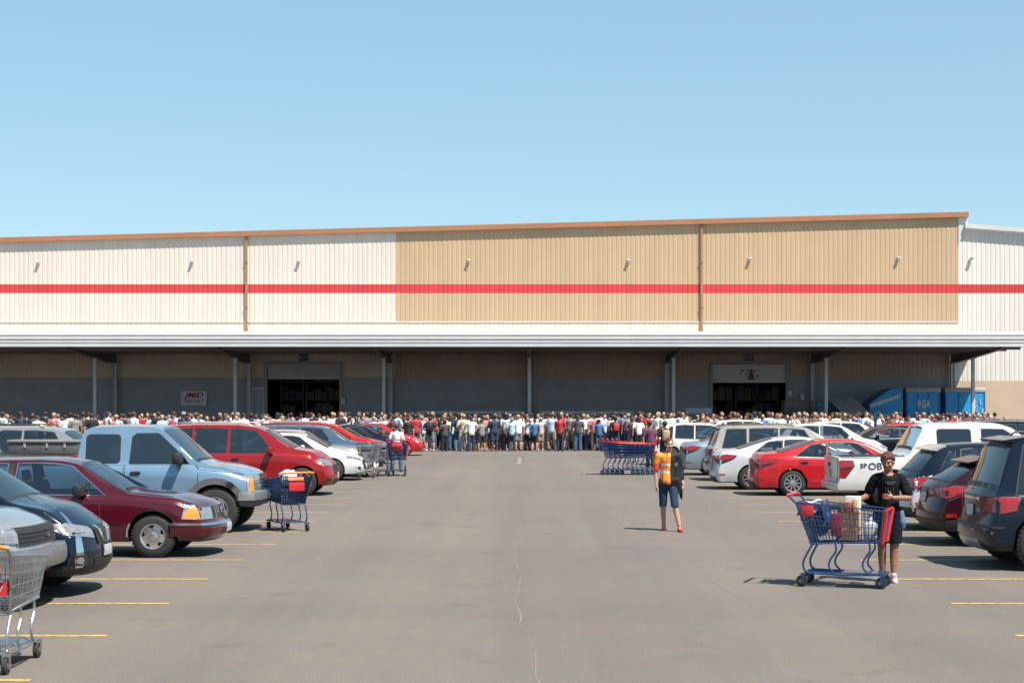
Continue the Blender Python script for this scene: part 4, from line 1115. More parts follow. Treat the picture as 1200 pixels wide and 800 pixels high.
# ---- compact crossover ------------------------------------------------------
def crossover(H_=1.62, rake=.62, spoil=.10):
    L = 4.45
    c = Car(L, .92, [(0, .95), (.05, 1.03), (rake, H_ - .13), (rake + .16, H_ - .04), (1.3, H_), (2.1, H_), (2.6, H_ - .05), (2.75, H_ - .11), (3.42, 1.11), (3.55, 1.07), (4.1, .98), (4.32, .88), (L, .74)],
            [(0, .93), (.6, 1.04), (1.6, .99), (3.3, .96), (4.0, .88), (L, .70)], .24, (.88, 3.52), .36, .40,
            nose=[(.2, -.14), (.33, -.02), (.5, 0), (.75, -.06), (.95, -.16)], tail=[(.2, -.12), (.34, 0), (.45, .04), (.6, .04), (.75, -.03), (1.05, -.05)], ncurve=.24, tcurve=.2, sm=.13, clad=3, taper=.07, arch=1.13)
    k = Kit(c); k.wheelkind = 'five'
    k.glass_top('windscreen', 2.78, 3.4); k.glass_top('rear_window', .16, rake - .03)
    k.both('side_window', c.win_poly(1.84, 3.10, 1.86, 2.58, hi=.085), [CLEAR, BLACK], .007, None, .026)
    k.both('side_window', c.win_poly(1.05, 1.75, 1.10, 1.78, hi=.09), [PRIV, BLACK], .007, None, .026)
    k.both('side_window', c.win_poly(.62, .94, .86, .98, hi=.12, n=4), [PRIV, BLACK], .007, None, .02)
    k.door([(1.80, .42), (2.9, .42), (3.0, .7), (2.98, .94), (1.80, .96)], 2.0, .88)
    k.door([(1.18, .62), (1.3, .42), (1.76, .42), (1.76, .96), (1.06, .99), (1.06, .8)], 1.24, .9)
    k.mirror(2.86, 1.04, None, 1.0)
    for s in (-1, 1):
        k.pan('headlight', [(s * 19, .66), (s * 44, .72), (s * 50, .84), (s * 40, .85), (s * 21, .79)], c.front, [LENS, BLACK], .012, None, .8)
        k.pan('tail_light', [(s * 20, .86), (s * 42, .80), (s * 56, .90), (s * 58, 1.0), (s * 44, 1.0), (s * 22, .94)], c.rear, [REDL, BLACK], .018, None, .8)
        k.pan('reflector', [(s * 38, .48), (s * 48, .49), (s * 48, .55), (s * 38, .54)], c.rear, REDL, .016)
        k.pan('fog_lamp_housing', [(s * 29, .35), (s * 44, .38), (s * 43, .49), (s * 30, .49)], c.front, BLACK, .012); k.pan('fog_lamp', [(s * (36 + 3.4 * math.cos(q * .785)), .425 + .042 * math.sin(q * .785)) for q in range(8)], c.front, [LENS, CHROME], .018, None, .9)
        k.pan('grille_frame', [(s * 5, .60), (s * 8, .60), (s * 15, .80), (s * 10.5, .80)], c.front, CHROME, .03)
    k.pan('grille', [(-15, .58), (15, .58), (19, .80), (-19, .80)], c.front, [BLACK, BLACK], .016)
    k.pan('lower_intake', [(-22, .30), (22, .30), (20, .42), (-20, .42)], c.front, BLACK, .02)
    k.pan('front_bumper', [(-52, .26), (52, .26), (54, .34), (-54, .34)], c.front, BLACK, .014)
    k.pan('rear_bumper', [(-52, .26), (52, .26), (52, .44), (-52, .44)], c.rear, BLACK, .02)
    k.pan('licence_plate', [(-8, .44), (8, .44), (8, .56), (-8, .56)], c.front, [PLATE, BLACK], .03, None, .6)
    k.plate(.80, True)
    bm = bmesh.new(); wv = c.ring(rake + .2)[17][0] - .02
    a = [(rake - spoil, -wv + .03, H_ - .10), (rake + .2, -wv, H_ - .015), (rake + .2, wv, H_ - .015), (rake - spoil, wv - .03, H_ - .10)]
    up = [bm.verts.new(p) for p in a]; lo = [bm.verts.new((p[0], p[1], p[2] - (.02 if i in (0, 3) else .12))) for i, p in enumerate(a)]
    bm.faces.new(up); bm.faces.new(lo[::-1])
    for i in range(4): bm.faces.new((up[i], lo[i], lo[(i + 1) % 4], up[(i + 1) % 4]))
    i_ = k.add('roof_spoiler', bm, [BLACK]); k.items[i_] = (k.items[i_][0], k.items[i_][1], ('paint0',))
    k.both('chrome_strip', [(.66, c.belt(.66) + .005), (2.9, c.belt(2.9) + .005), (2.9, c.belt(2.9) + .02), (.66, c.belt(.66) + .02)], CHROME, .012)
    return k
# ---- long people carrier -----------------------------------------------------
def people_carrier():
    L = 5.0
    c = Car(L, .97, [(0, 1.08), (.05, 1.14), (.22, 1.68), (.38, 1.79), (1.4, 1.84), (2.5, 1.83), (3.0, 1.77), (3.2, 1.68), (3.95, 1.225), (4.1, 1.195), (4.6, 1.12), (4.86, 1.0), (L, .84)],
            [(0, 1.03), (1, 1.08), (3.6, 1.08), (4.5, 1.02), (L, .80)], .26, (.95, 4.18), .37, .30,
            nose=[(.2, -.16), (.32, -.02), (.5, 0), (.75, -.05), (.95, -.15)], ncurve=.24, tcurve=.1, sm=.12, clad=2, taper=.06)
    k = Kit(c); k.wheelkind = 'five'
    k.glass_top('windscreen', 3.22, 3.92); k.glass_top('rear_window', .08, .20)
    for a, b, ta, tb in ((2.32, 3.45, 2.34, 2.98), (1.42, 2.22, 1.42, 2.24), (.82, 1.32, .84, 1.32), (.28, .72, .36, .74)):
        k.both('side_window', c.win_poly(a, b, ta, tb, hi=.11), [PRIV, BLACK], .007, None, .026)
    k.door([(2.27, .38), (3.5, .38), (3.62, .8), (3.6, 1.02), (2.27, 1.05)], 2.46, .95)
    k.door([(1.37, .38), (2.22, .38), (2.22, 1.05), (1.37, 1.06)], 1.54, .96)
    k.mirror(3.4, 1.13, None, 1.1)
    for s in (-1, 1):
        k.pan('headlight', [(s * 22, .76), (s * 46, .80), (s * 50, .95), (s * 40, .96), (s * 23, .90)], c.front, [LENS, BLACK], .012, None, .8)
        k.pan('fog_lamp', [(s * 30, .36), (s * 44, .38), (s * 43, .46), (s * 31, .46)], c.front, BLACK, .012)
        bm = bmesh.new(); y = c.ring(1.5)[17][0] - .05
        add_tube(bm, [(.75, s * y, 1.825), (.85, s * y, 1.88), (2.7, s * y, 1.87), (2.85, s * y, 1.80)], .018, 6); k.add('roof_rail', bm, SILVERTRIM)
        k.pan('tail_light', [(s * 40, .80), (s * 53, .82), (s * 53, 1.08), (s * 42, 1.06)], c.rear, [REDL, BLACK], .018, None, .8)
    k.pan('grille', [(-20, .56), (20, .56), (21, .80), (-21, .80)], c.front, [BLACK, CHROME], .02, None, 1.0)
    k.pan('lower_intake', [(-24, .30), (24, .30), (22, .44), (-22, .44)], c.front, BLACK, .014)
    k.plate(.5, False)
    return k
# ---- boxy four-wheel drive with a steel bumper -------------------------------
def boxy_front():
    L = 4.8
    c = Car(L, .93, [(0, 1.1), (.05, 1.2), (.12, 1.70), (.25, 1.78), (2.4, 1.80), (2.75, 1.75), (3.35, 1.28), (3.5, 1.21), (4.2, 1.13), (4.6, 1.05), (4.74, .99), (L, .90)],
            [(0, 1.08), (1, 1.12), (3.4, 1.10), (4.4, 1.0), (L, .84)], .40, (1.0, 3.98), .39, .28,
            nose=[(.35, -.16), (.5, -.02), (.66, -.02), (.75, -.06), (1.1, -.12)], ncurve=.24, sm=.12, clad=1, taper=.05, arch=1.16)
    k = Kit(c); k.wheelkind = 'six'
    k.glass_top('windscreen', 2.78, 3.32); k.glass_top('rear_window', .07, .11)
    k.both('side_window', c.win_poly(1.75, 2.85, 1.77, 2.5, hi=.11), [CLEAR, BLACK], .007, None, .026)
    k.both('side_window', c.win_poly(.95, 1.65, .95, 1.66, hi=.11), [PRIV, BLACK], .007, None, .026)
    k.both('side_window', c.win_poly(.22, .85, .25, .86, hi=.11), [PRIV, BLACK], .007, None, .026)
    k.door([(1.70, .55), (2.95, .55), (3.0, 1.08), (1.70, 1.10)], 1.9, .98)
    k.door([(.98, .75), (1.2, .55), (1.65, .55), (1.65, 1.10), (.9, 1.10)], 1.1, .99)
    k.mirror(2.82, 1.2, BLACK, 1.1)
    for s in (-1, 1):
        k.pan('headlight', [(s * 36, .80), (s * 50, .82), (s * 50, .95), (s * 36, .95)], c.front, [LENS, CHROME], .03, None, .8)
    k.pan('grille', [(-35, .76), (35, .76), (35, .97), (-35, .97)], c.front, [BLACK, GREYPL], .022, None, 1.6)
    bm = bmesh.new()
    for z in (.81, .86, .91): c.panel(bm, [(-34, z - .008), (34, z - .008), (34, z + .008), (-34, z + .008)], c.front, .03)
    k.add('grille_bar', bm, BLACK)
    k.pan('badge', [(-3.6, .84), (0, .82), (3.6, .84), (3.6, .88), (0, .90), (-3.6, .88)], c.front, CHROME, .04)
    k.pan('front_bumper', [(-58, .50), (58, .50), (58, .72), (-58, .72)], c.front, STEELRIM, .12, skirt=.06)
    arcs(k, GREYPL, 1.14, 1.30, .03, 'wheel_arch_flare')
    return k
KITS = dict(saloon=saloon().hollow(.80, 3.50, [(2.15, .60), (1.45, .52)], wheel_at=(2.72, .86)),
            wagon=old_wagon().hollow(.42, 3.20, [(1.85, .66), (.9, .68)], wheel_at=(2.42, .90)),
            pickup=old_pickup().hollow(2.20, 4.15, [(2.95, .95)], wheel_at=(3.52, 1.17)),
            crew=crew_pickup().hollow(1.98, 4.45, [(3.25, .92), (2.35, .92)], wheel_at=(3.80, 1.17)),
            suv=big_suv().hollow(.32, 3.70, [(2.30, .82), (1.3, .84)], wheel_at=(2.86, 1.04)),
            tallsuv=big_suv(.36, 5.0, 1.90, .80).hollow(.36, 3.70, [(2.30, .84), (1.3, .86)], wheel_at=(2.86, 1.04)),
            cross=crossover().hollow(.48, 3.25, [(1.95, .72), (1.05, .76)], wheel_at=(2.46, .94)),
            hatch=crossover(1.50, .80, .17).hollow(.56, 3.25, [(1.95, .68), (1.1, .72)], wheel_at=(2.46, .92)),
            carrier=people_carrier().hollow(.30, 3.80, [(2.45, .80), (1.45, .82), (.75, .82)], wheel_at=(3.0, 1.02)),
            boxy=boxy_front().hollow(.26, 3.25, [(1.9, .88), (1.0, .9)], wheel_at=(2.40, 1.08)))
# ------------------------------------------------------------ parked vehicles
PC = dict(
    silver=paint('silver', (.42, .44, .46), .6, .28), navy=paint('navy', (.003, .009, .022), .0, .25, .6), maroon=paint('maroon', (.075, .004, .012), .15, .3),
    lightblue=paint('light_blue', (.22, .36, .50), .45, .3), red=paint('red', (.27, .008, .010), .1), brightred=paint('bright_red', (.50, .010, .020), .1),
    white=paint('white', (.66, .66, .65), 0, .3), pearl=paint('pearl_white', (.60, .62, .65), .2, .3), silverblue=paint('silver_blue', (.30, .38, .47), .55, .3),
    beige=paint('beige_silver', (.48, .45, .41), .5, .3), black=paint('black', (.008, .008, .010), .0, .3, .6), wine=paint('black_wine', (.030, .004, .010), .0, .28, .7),
    blue=paint('mid_blue', (.06, .13, .24), .4, .3), grey=paint('grey', (.12, .125, .13), .5, .3), steel=paint('steel_blue', (.10, .17, .25), .5, .3))
def park(kit, colour, X, Yn, label, cat, rear=True, group=None, flip=False, lod=0, over=None, turn=0.0, name=None, zs=1.0):
    """X: where the end facing the aisle stands; Yn: depth of the flank nearest the camera"""
    k = KITS[kit]; L, W = k.car.L, k.car.W
    cx = X + L / 2 if rear else X - L / 2
    rz = math.pi if flip else 0.0
    nm = name or {'saloon': 'parked_car', 'wagon': 'parked_car', 'pickup': 'pickup_truck', 'crew': 'pickup_truck', 'carrier': 'minivan'}.get(kit, 'sport_utility_vehicle' if kit not in ('hatch',) else 'parked_car')
    t = thing(nm, label, cat, (cx, Yn + W, 0), rz + R(turn), group)
    k.stamp(t, PC[colour], over=over, lod=lod); t.scale = (1, 1, zs)
    return t
GL, GR = 'vehicles parked nose out on the left', 'vehicles parked tail out on the right'
# left row, noses to the aisle
park('boxy', 'silver', -5.62, 18.45, 'silver four wheel drive with a broad grey bumper, nearest in the left row', 'car', False, GL)
park('cross', 'navy', -5.36, 20.0, 'dark navy crossover with chrome grille bars between silver car and maroon car', 'car', False, GL, zs=1.08)
park('wagon', 'maroon', -4.86, 25.4, 'maroon old long-roofed car with amber corner lamps and chrome wheel arches', 'car', False, GL)
park('pickup', 'lightblue', -4.98, 30.3, 'light blue extended cab pickup truck with grey wheel arch flares', 'truck', False, GL)
park('carrier', 'red', -5.02, 42.3, 'long red minivan with dark windows and roof rails beyond the blue pickup', 'van', False, GL)
park('saloon', 'white', -5.08, 50.5, 'white saloon with low nose just beyond the red minivan', 'car', False, GL)
park('wagon', 'beige', -5.15, 53.2, 'beige silver older car squeezed between white saloon and steel blue car', 'car', False, GL)
park('suv', 'steel', -5.0, 56.0, 'steel blue sport utility vehicle with bright front lamps beside the parked carts', 'car', False, GL, lod=1, zs=.90)
park('carrier', 'brightred', -5.35, 61.4, 'bright red minivan with sloping windscreen beyond the steel blue vehicle', 'van', False, GL, lod=1, zs=.90)
park('saloon', 'beige', -5.3, 64.3, 'pale beige saloon with long bonnet beyond the bright red minivan', 'car', False, GL, lod=1)
park('saloon', 'navy', -5.1, 69.5, 'dark blue saloon behind the person in the white top', 'car', False, GL, lod=1)
park('saloon', 'brightred', -4.75, 74.5, 'bright red saloon at the far end of the left row beside the crowd', 'car', False, GL, lod=1)
# vehicles behind the left row
gp = park('pickup', 'grey', wx(-62, 37.5), 36.6, 'dark grey pickup truck with long dark toolbox behind the blue pickup', 'truck', True, 'vehicles behind the left row', lod=1, flip=True)
gp.location.x = wx(92, 37.5) - 2.72
tb = thing('toolbox', 'long dark grey lidded box on the bed of the grey pickup', 'box', (wx(48, 36.9), 37.3, 1.235))
box('case', (0, 0, .13), (1.55, .55, .26), mat('toolbox_grey', (.085, .085, .09), .55, var=.2, scale=4), tb, bevel=.015)
box('lid', (0, 0, .295), (1.60, .62, .06), mat('toolbox_lid', (.20, .19, .185), .55, var=.15, scale=4), tb, bevel=.015)
for x in (-.4, .1, .5): box('latch', (x, -.285, .2), (.05, .02, .1), SILVERTRIM, tb)
park('suv', 'silver', wx(98, 41) + 1.5, 40.2, 'silver sport utility vehicle with curved roof behind the dark toolbox', 'car', False, 'vehicles behind the left row', lod=1)
park('saloon', 'black', wx(86, 62), 61, 'black saloon roof between the crowd and the silver sport utility vehicle', 'car', False, 'vehicles behind the left row', lod=1)
park('saloon', 'white', wx(20, 67), 66, 'white saloon at the left edge in front of the crowd', 'car', False, 'vehicles behind the left row', lod=1)
# right row, tails to the aisle
park('tallsuv', 'navy', 6.52, 23.35, 'dark navy tall sport utility vehicle at the right edge, nearest in its row', 'car', True, GR)
park('hatch', 'wine', 6.74, 27.3, 'black wine hatchback with large roof spoiler between two taller vehicles', 'car', True, GR)
pcx = park('cross', 'pearl', 7.0, 30.6, 'pearl white crossover with dark roof and wide red tail lights behind the shopper', 'car', True, GR)
wp = park('crew', 'white', 6.86, 36.6, 'white crew cab pickup truck with dark letters on its bed side', 'truck', True, GR)
park('saloon', 'brightred', 5.75, 42.3, 'bright red saloon with tail toward the aisle beside white pickup', 'car', True, GR)
park('saloon', 'pearl', 5.08, 45.3, 'silver white saloon with swept red tail lights between red saloon and beige vehicle', 'car', True, GR)
park('suv', 'beige', 5.5, 50.3, 'beige silver sport utility vehicle with light roof behind the silver white saloon', 'car', True, GR, zs=.94)
park('saloon', 'silverblue', 5.02, 54.3, 'silver blue saloon with red tail light right beside the worker in the vest', 'car', True, GR)
park('cross', 'white', 4.55, 63.0, 'white crossover behind the worker, beside the nested carts', 'car', True, GR, lod=1)
# letters on the white pickup
INK = mat('navy_lettering', (.02, .06, .12), .5, var=.2, scale=9)
c = KITS['crew'].car
for s, px, sz, zc_ in (('5P', 1011, .15, .99), ('OB', 1024.5, .225, .975)):
    xl = wx(px, 36.7) - 6.86; y = c.bvh.ray_cast(Vector((xl, -4, zc_)), Vector((0, 1, 0)))[0].y
    tx = text_mesh('lettering', s, sz, INK, wp, depth=.003, bold=.004); tx.location = (xl - c.L / 2, y - .004, zc_)
kc = KITS['cross'].car; me = kc.mesh.copy(); pb = [o for o in pcx.children if o.name.startswith('body')][0]; pb.data = me
me.materials.append(PC['navy'])
for p in me.polygons:
    if p.material_index == 0 and p.center.z > kc.belt(p.center.x) + .012 and p.center.x < 3.3: p.material_index = len(me.materials) - 1
setmat(pb, 0, PC['pearl'])
bm = bmesh.new(); kc.panel(bm, [(.72, -.50), (2.55, -.52), (2.55, .52), (.72, .50)], kc.above, .006)
rf = obj('roof_panel', bm, PC['navy'], pcx); rf.location = (-kc.L / 2, 0, 0)
# back rows on the right, nose to nose with the first row and beyond the next aisle
RB = [('cross', 'white', 8.9, 60.5, 'white crossover roof just beyond the beige one', True),
      ('cross', 'white', 11.3, 69.0, 'white crossover with red lamps far behind the red saloon', True),
      ('saloon', 'navy', 11.9, 47.2, 'dark blue saloon nose to nose with the silver white saloon', True),
      ('cross', 'red', 12.1, 50.0, 'dark red crossover with sloping window behind the white pickup', True),
      ('suv', 'navy', 12.0, 53.0, 'dark blue sport utility vehicle behind the white pickup cab', True),
      ('hatch', 'brightred', 14.0, 71.8, 'bright red hatchback roof below the grey tarp shelter', True),
      ('saloon', 'black', 12.1, 66.0, 'black saloon roof below and right of the bright red hatchback', True),
      ('saloon', 'silver', 12.2, 44.2, 'silver saloon nose to nose behind the white pickup', True),
      ('cross', 'silverblue', 18.4, 60.2, 'silver blue crossover below the plain blue trailer', False),
      ('cross', 'pearl', 22.6, 66.0, 'pearl white crossover below the canopy end post', False),
      ('cross', 'silver', 17.3, 56.5, 'silver crossover in the third row right of the dark blue vehicle', False),
      ('saloon', 'white', 18.6, 53.0, 'white saloon at the right edge behind the white pickup', False),
      ('cross', 'grey', 23.1, 70.0, 'grey crossover at the right edge of the far row', False),
      ('saloon', 'silverblue', 20.0, 74.0, 'silver blue saloon in the farthest row on the right', False),
      ('saloon', 'white', 15.6, 75.5, 'white saloon in the farthest row below the square blue trailer', False),
      ('saloon', 'pearl', 26.6, 75.0, 'pearl white saloon farthest right near the lit beige wall', False),
      ('saloon', 'steel', 6.3, 70.5, 'steel blue saloon beyond the white crossover behind the worker', True),
      ('cross', 'white', 7.9, 74.6, 'white crossover roof in front of the crowd beside the steel blue saloon', True)]
for kit, col_, X, Y, lab, rear in RB:
    park(kit, col_, X, Y, lab, 'van' if kit == 'carrier' else 'truck' if kit == 'crew' else 'car', rear, 'vehicles in the back rows on the right', flip=(X > 11 and rear and kit not in ('crew', 'cross')), lod=1)
# ------------------------------------------------------------ shopping carts
CBLUE = mat('cart_blue', (.012, .046, .14), .35, .15, .6, var=.2, scale=6)
CRED = mat('cart_red_plastic', (.55, .02, .03), .35, 0, .3, var=.1, scale=5)
CORANGE = mat('cart_orange_plastic', (.75, .20, .03), .4, var=.1, scale=5)
CSTEEL = mat('cart_steel_wire', (.36, .37, .38), .3, .85, var=.2, scale=9)
CGREY = mat('cart_grey_plastic', (.05, .055, .06), .5, var=.2)
def cart_parts(wire=.0042, dense=1):
    """basket open at the top, tapering towards the bottom; handle at -x, nose at +x"""
    out = []
    T = [(-.46, -.30, 1.02), (.58, -.26, .93), (.58, .26, .93), (-.46, .30, 1.02)]      # top rim
    B = [(-.30, -.23, .52), (.52, -.20, .56), (.52, .20, .56), (-.30, .23, .52)]        # floor rim
    T = [Vector(p) for p in T]; B = [Vector(p) for p in B]
    bm = bmesh.new()
    def loop(P, r): add_tube(bm, P + [P[0], P[1]], r, 6)
    loop(T, .009); loop(B, .009)
    for f in (.22, .45, .68, .86): loop([B[i].lerp(T[i], f) for i in range(4)], wire * 1.15)
    def verts(i, j, n):
        for k in range(1, n):
            f = k / n; add_tube(bm, [B[i].lerp(B[j], f), T[i].lerp(T[j], f)], wire, 4, cap=False)
    verts(0, 1, 22); verts(3, 2, 22); verts(1, 2, 11); verts(0, 3, 11)
    for k in range(1, 9): add_tube(bm, [B[0].lerp(B[3], k / 9), B[1].lerp(B[2], k / 9)], wire, 4, cap=False)
    for i in range(4): add_tube(bm, [B[i], T[i]], .008, 6)
    out.append(('basket', bm, 0))
    bm = bmesh.new()
    for s in (-1, 1):
        y = s * .235
        add_tube(bm, [(-.56, s * .30, 1.09), (-.47, s * .30, 1.0), (-.32, y, .56)] + curve_pts([(-.30, y, .50), (-.35, y, .41), (-.40, y, .30), (-.39, y, .21), (-.34, y, .17)]) + [(.10, y * .92, .155), (.56, y * .8, .17)], .0135, 8)
        add_tube(bm, curve_pts([(-.02, y * .95, .54), (-.01, y * .95, .44), (-.08, y * .95, .33), (-.09, y * .95, .24), (-.02, y * .95, .16)]), .0125, 8)
        add_tube(bm, curve_pts([(.38, y * .88, .555), (.39, y * .88, .45), (.32, y * .88, .34), (.31, y * .88, .25), (.38, y * .88, .17)]), .0125, 8)
        add_tube(bm, [(-.46, s * .30, 1.02), (-.30, y, .52), (.52, y * .87, .555)], .012, 8)
    for x, z, yy in ((-.38, .17, .235), (.56, .17, .19), (-.30, .50, .235), (.52, .545, .2)): add_tube(bm, [(x, -yy, z), (x, yy, z)], .011, 8)
    out.append(('frame', bm, 0))
    bm = bmesh.new()
    for k in range(7): y = -.18 + .06 * k; add_tube(bm, [(-.36, y * 1.1, .175), (.56, y, .175)], .006, 5)
    add_box(bm, (.30, 0, .178), (.5, .36, .012))
    out.append(('lower_rack', bm, 0))
    bm = bmesh.new(); add_tube(bm, [(-.56, -.31, 1.09), (-.585, -.25, 1.10), (-.585, .25, 1.10), (-.56, .31, 1.09)], .021, 10)
    out.append(('handle', bm, 1))
    bm = bmesh.new()
    for y in (-.27, -.18, -.09, 0, .09, .18, .27): add_tube(bm, [(-.44, y, 1.0), (-.27, y * .9, .62)], wire, 4, cap=False)
    for f in (.1, .4, .7, .95): p = Vector((-.44, 0, 1.0)).lerp(Vector((-.27, 0, .62)), f); add_tube(bm, [(p.x, -.27, p.z), (p.x, .27, p.z)], wire, 4)
    add_box(bm, (-.30, 0, .80), (.28, .44, .018)); add_box(bm, (-.17, 0, .92), (.02, .44, .24), rot=Matrix.Rotation(R(-10), 4, 'Y'), bevel=.006)
    out.append(('child_seat', bm, 0))
    for s in (-1, 1):
        bm = bmesh.new(); a, b = T[1 if s < 0 else 2], B[1 if s < 0 else 2]
        add_tube(bm, [b + Vector((.012, s * .012, -.02)), a + Vector((.014, s * .014, .01))], .026, 8); out.append(('corner_bumper', bm, 1))
    bm = bmesh.new(); add_tube(bm, [T[1] + Vector((.012, 0, .012)), T[2] + Vector((.012, 0, .012))], .019, 8); out.append(('nose_bumper', bm, 1))
    bm = bmesh.new(); add_box(bm, (-.475, 0, .93), (.012, .3, .17), rot=Matrix.Rotation(R(12), 4, 'Y'), bevel=.004); out.append(('handle_sign', bm, 1))
    bm = bmesh.new(); add_box(bm, (-.34, -.292, .93), (.15, .012, .15), bevel=.004); out.append(('side_sign', bm, 1))
    for x, y in ((-.40, -.235), (-.40, .235), (.54, -.19), (.54, .19)):
        bm = bmesh.new()
        add_lathe(bm, [(.03, -.022), (.066, -.02), (.07, -.01), (.07, .01), (.066, .02), (.03, .022)], 'Y', 20, (x - .02, y, .07), 1); add_lathe(bm, [(.028, -.026), (.028, .026)], 'Y', 10, (x - .02, y, .07), 2)
        for s in (-1, 1): add_box(bm, (x - .008, y + s * .031, .105), (.035, .007, .12))
        add_box(bm, (x, y, .16), (.05, .07, .02)); out.append(('wheel', bm, 2))
    return out
_cp = []
for nm, bm, kind in cart_parts():
    bmesh.ops.recalc_face_normals(bm, faces=bm.faces[:])
    me = bpy.data.meshes.new(nm); bm.to_mesh(me); bm.free()
    for m in ([CBLUE], [CRED], [CBLUE, RUBBER, STEELRIM])[kind]: me.materials.append(m)
    me.shade_smooth(); me.set_sharp_from_angle(angle=R(40)); _cp.append((nm, me, kind))
def dense_basket():
    """moulded basket with narrow slots, for the nested carts"""
    for nm, bm, kind in cart_parts(wire=.0095):
        if nm == 'basket':
            bmesh.ops.recalc_face_normals(bm, faces=bm.faces[:]); me = bpy.data.meshes.new('basket'); bm.to_mesh(me); me.materials.append(CBLUE); me.shade_smooth()
            DENSE.append(me)
        bm.free()
DENSE = []; dense_basket()
def cart(X, Y, rz, label, group=None, main=None, accent=None, scale=1.0, skip=(), dense=False):
    t = thing('shopping_cart', label, 'shopping cart', (X, Y, 0), R(rz), group); t.scale = (scale,) * 3
    for nm, me, kind in _cp:
        if nm in skip: continue
        o = link(bpy.data.objects.new(nm, DENSE[0] if dense and nm == 'basket' else me), t)
        if main and kind in (0, 2): setmat(o, 0, main)
        if accent and kind == 1: setmat(o, 0, accent)
    return t
# the shopper's cart
SC = cart(wx(985, 21.5), 21.55, -20, 'large blue cart with red handle and goods, held by the shopper in black', None, None, None, 1.08)
SCM = Matrix.Translation(SC.location) @ Matrix.Rotation(R(-20), 4, 'Z') @ Matrix.Scale(1.08, 4)
# goods in the cart
KRAFT = mat('kraft_paper', (.34, .21, .12), .85, var=.15, scale=7, bump=.5, bscale=14)
def in_cart(name, label, cat, p, group=None):
    t = thing(name, label, cat, tuple(SCM @ Vector(p)), R(-20), group); return t
def paper_bag(t, w_, d, h):
    rng = random.Random(h * 100); bm = bmesh.new(); n = 6
    rings = []
    for k in range(n + 1):
        z = h * k / n; q = []
        for (x, y) in ((-1, -1), (-.3, -1.0), (.35, -1), (1, -1), (1, -.2), (1, 1), (.1, 1), (-1, 1), (-1, .1)):
            j = .012 * (k > 0); q.append(bm.verts.new((x * w_ / 2 + rng.uniform(-j, j), y * d / 2 + rng.uniform(-j, j), z + (rng.uniform(-.015, .015) if k == n else 0))))
        rings.append(q)
    for a, b in zip(rings, rings[1:]):
        for i in range(9): bm.faces.new((a[i], a[(i + 1) % 9], b[(i + 1) % 9], b[i]))
    bm.faces.new(rings[0])
    bmesh.ops.solidify(bm, geom=bm.faces[:], thickness=.006)
    return obj('paper_bag', bm, KRAFT, t, angle=25)
t = in_cart('paper_bag', 'tall open brown paper bag standing in the middle of the blue cart', 'bag', (.10, .0, .565)); paper_bag(t, .26, .30, .36)
rng = random.Random(9)
for k, (c_, lab) in enumerate((((.07, .10, .03), 'leafy greens sticking out of the brown paper bag'), ((.25, .05, .03), 'red pack sticking out of the brown paper bag'), ((.36, .22, .09), 'long tan bread loaf sticking out of the brown paper bag'))):
    bm = bmesh.new()
    if k == 0:
        for j in range(14):
            a = rng.uniform(0, 6.28); r_ = .05 * rng.random(); p = Vector((r_ * math.cos(a), r_ * math.sin(a), .14 + .05 * rng.random()))
            add_tube(bm, [(0, 0, 0), p * .5, p], [.006, .022, .008], 5)
    elif k == 1: add_box(bm, (0, 0, .08), (.09, .07, .19), bevel=.01)
    else: add_tube(bm, [(0, 0, 0), (0, 0, .03), (.01, 0, .18), (.015, 0, .21)], [.02, .036, .036, .018], 10)
    o = obj(('leafy_greens', 'food_pack', 'bread_loaf')[k], bm, mat('goods_%d' % k, c_, .6, var=.3, scale=20)); o.location = SCM @ Vector((.02 + .07 * k, -.05 + .05 * k, .565 + .27)); o.rotation_euler = (0, 0, R(-20)); o.location.z += .02
    tag(o, lab, ('greens', 'pack', 'bread')[k])
# white carton with orange print, standing at the far rim
t = in_cart('printed_carton', 'tall white carton with orange flower print standing in the far side of the cart', 'carton', (.19, .185, .565))
t.location = SCM @ Vector((.14, .14, .62))
box('carton', (0, 0, .25), (.19, .12, .50), mat('carton_white', (.60, .58, .54), .6, var=.08, scale=5), t, bevel=.006)
ORP = mat('orange_print', (.80, .20, .03), .6, var=.3, scale=12); RDP = mat('red_print', (.6, .03, .03), .6)
for j, (x, z) in enumerate(((-.06, .30), (0, .33), (.055, .29), (-.02, .24), (.045, .22))):
    bm = bmesh.new()
    for a in range(5): add_lathe(bm, [(.018, -.002), (.018, .002)], 'Y', 8, (.018 * math.cos(a * 1.256), 0, .018 * math.sin(a * 1.256)))
    o = obj('flower_print', bm, ORP if j % 2 else RDP, t); o.location = (x, -.064, z)
t = in_cart('milk_jug', 'white plastic bottle pack lying near the nose of the blue cart', 'bottle', (.37, -.02, .575))
bm = bmesh.new(); add_box(bm, (0, 0, .11), (.16, .2, .22), bevel=.03); add_lathe(bm, [(.05, .21), (.022, .27), (.022, .30)], 'Z', 12); obj('bottle', bm, mat('milky_plastic', (.42, .45, .48), .4, var=.1), t)
bm = bmesh.new(); add_lathe(bm, [(.026, .30), (.026, .325)], 'Z', 12); obj('cap', bm, mat('cap_blue', (.03, .1, .4), .4), t)
t = in_cart('folded_bag', 'crumpled blue carrier bag in the child seat end of the blue cart', 'bag', (-.22, .0, .60))
bm = bmesh.new(); bmesh.ops.create_icosphere(bm, subdivisions=3, radius=1)
for v in bm.verts:
    n_ = v.co.copy(); q = 1 + .16 * math.sin(7 * n_.x + 3 * n_.z) * math.cos(6 * n_.y) + .06 * rng.uniform(-1, 1); v.co = Vector((n_.x * .11 * q, n_.y * .19 * q, .18 + n_.z * .18 * q))
obj('bag_body', bm, mat('carrier_blue', (.02, .06, .16), .35, var=.3, scale=9), t, angle=70)
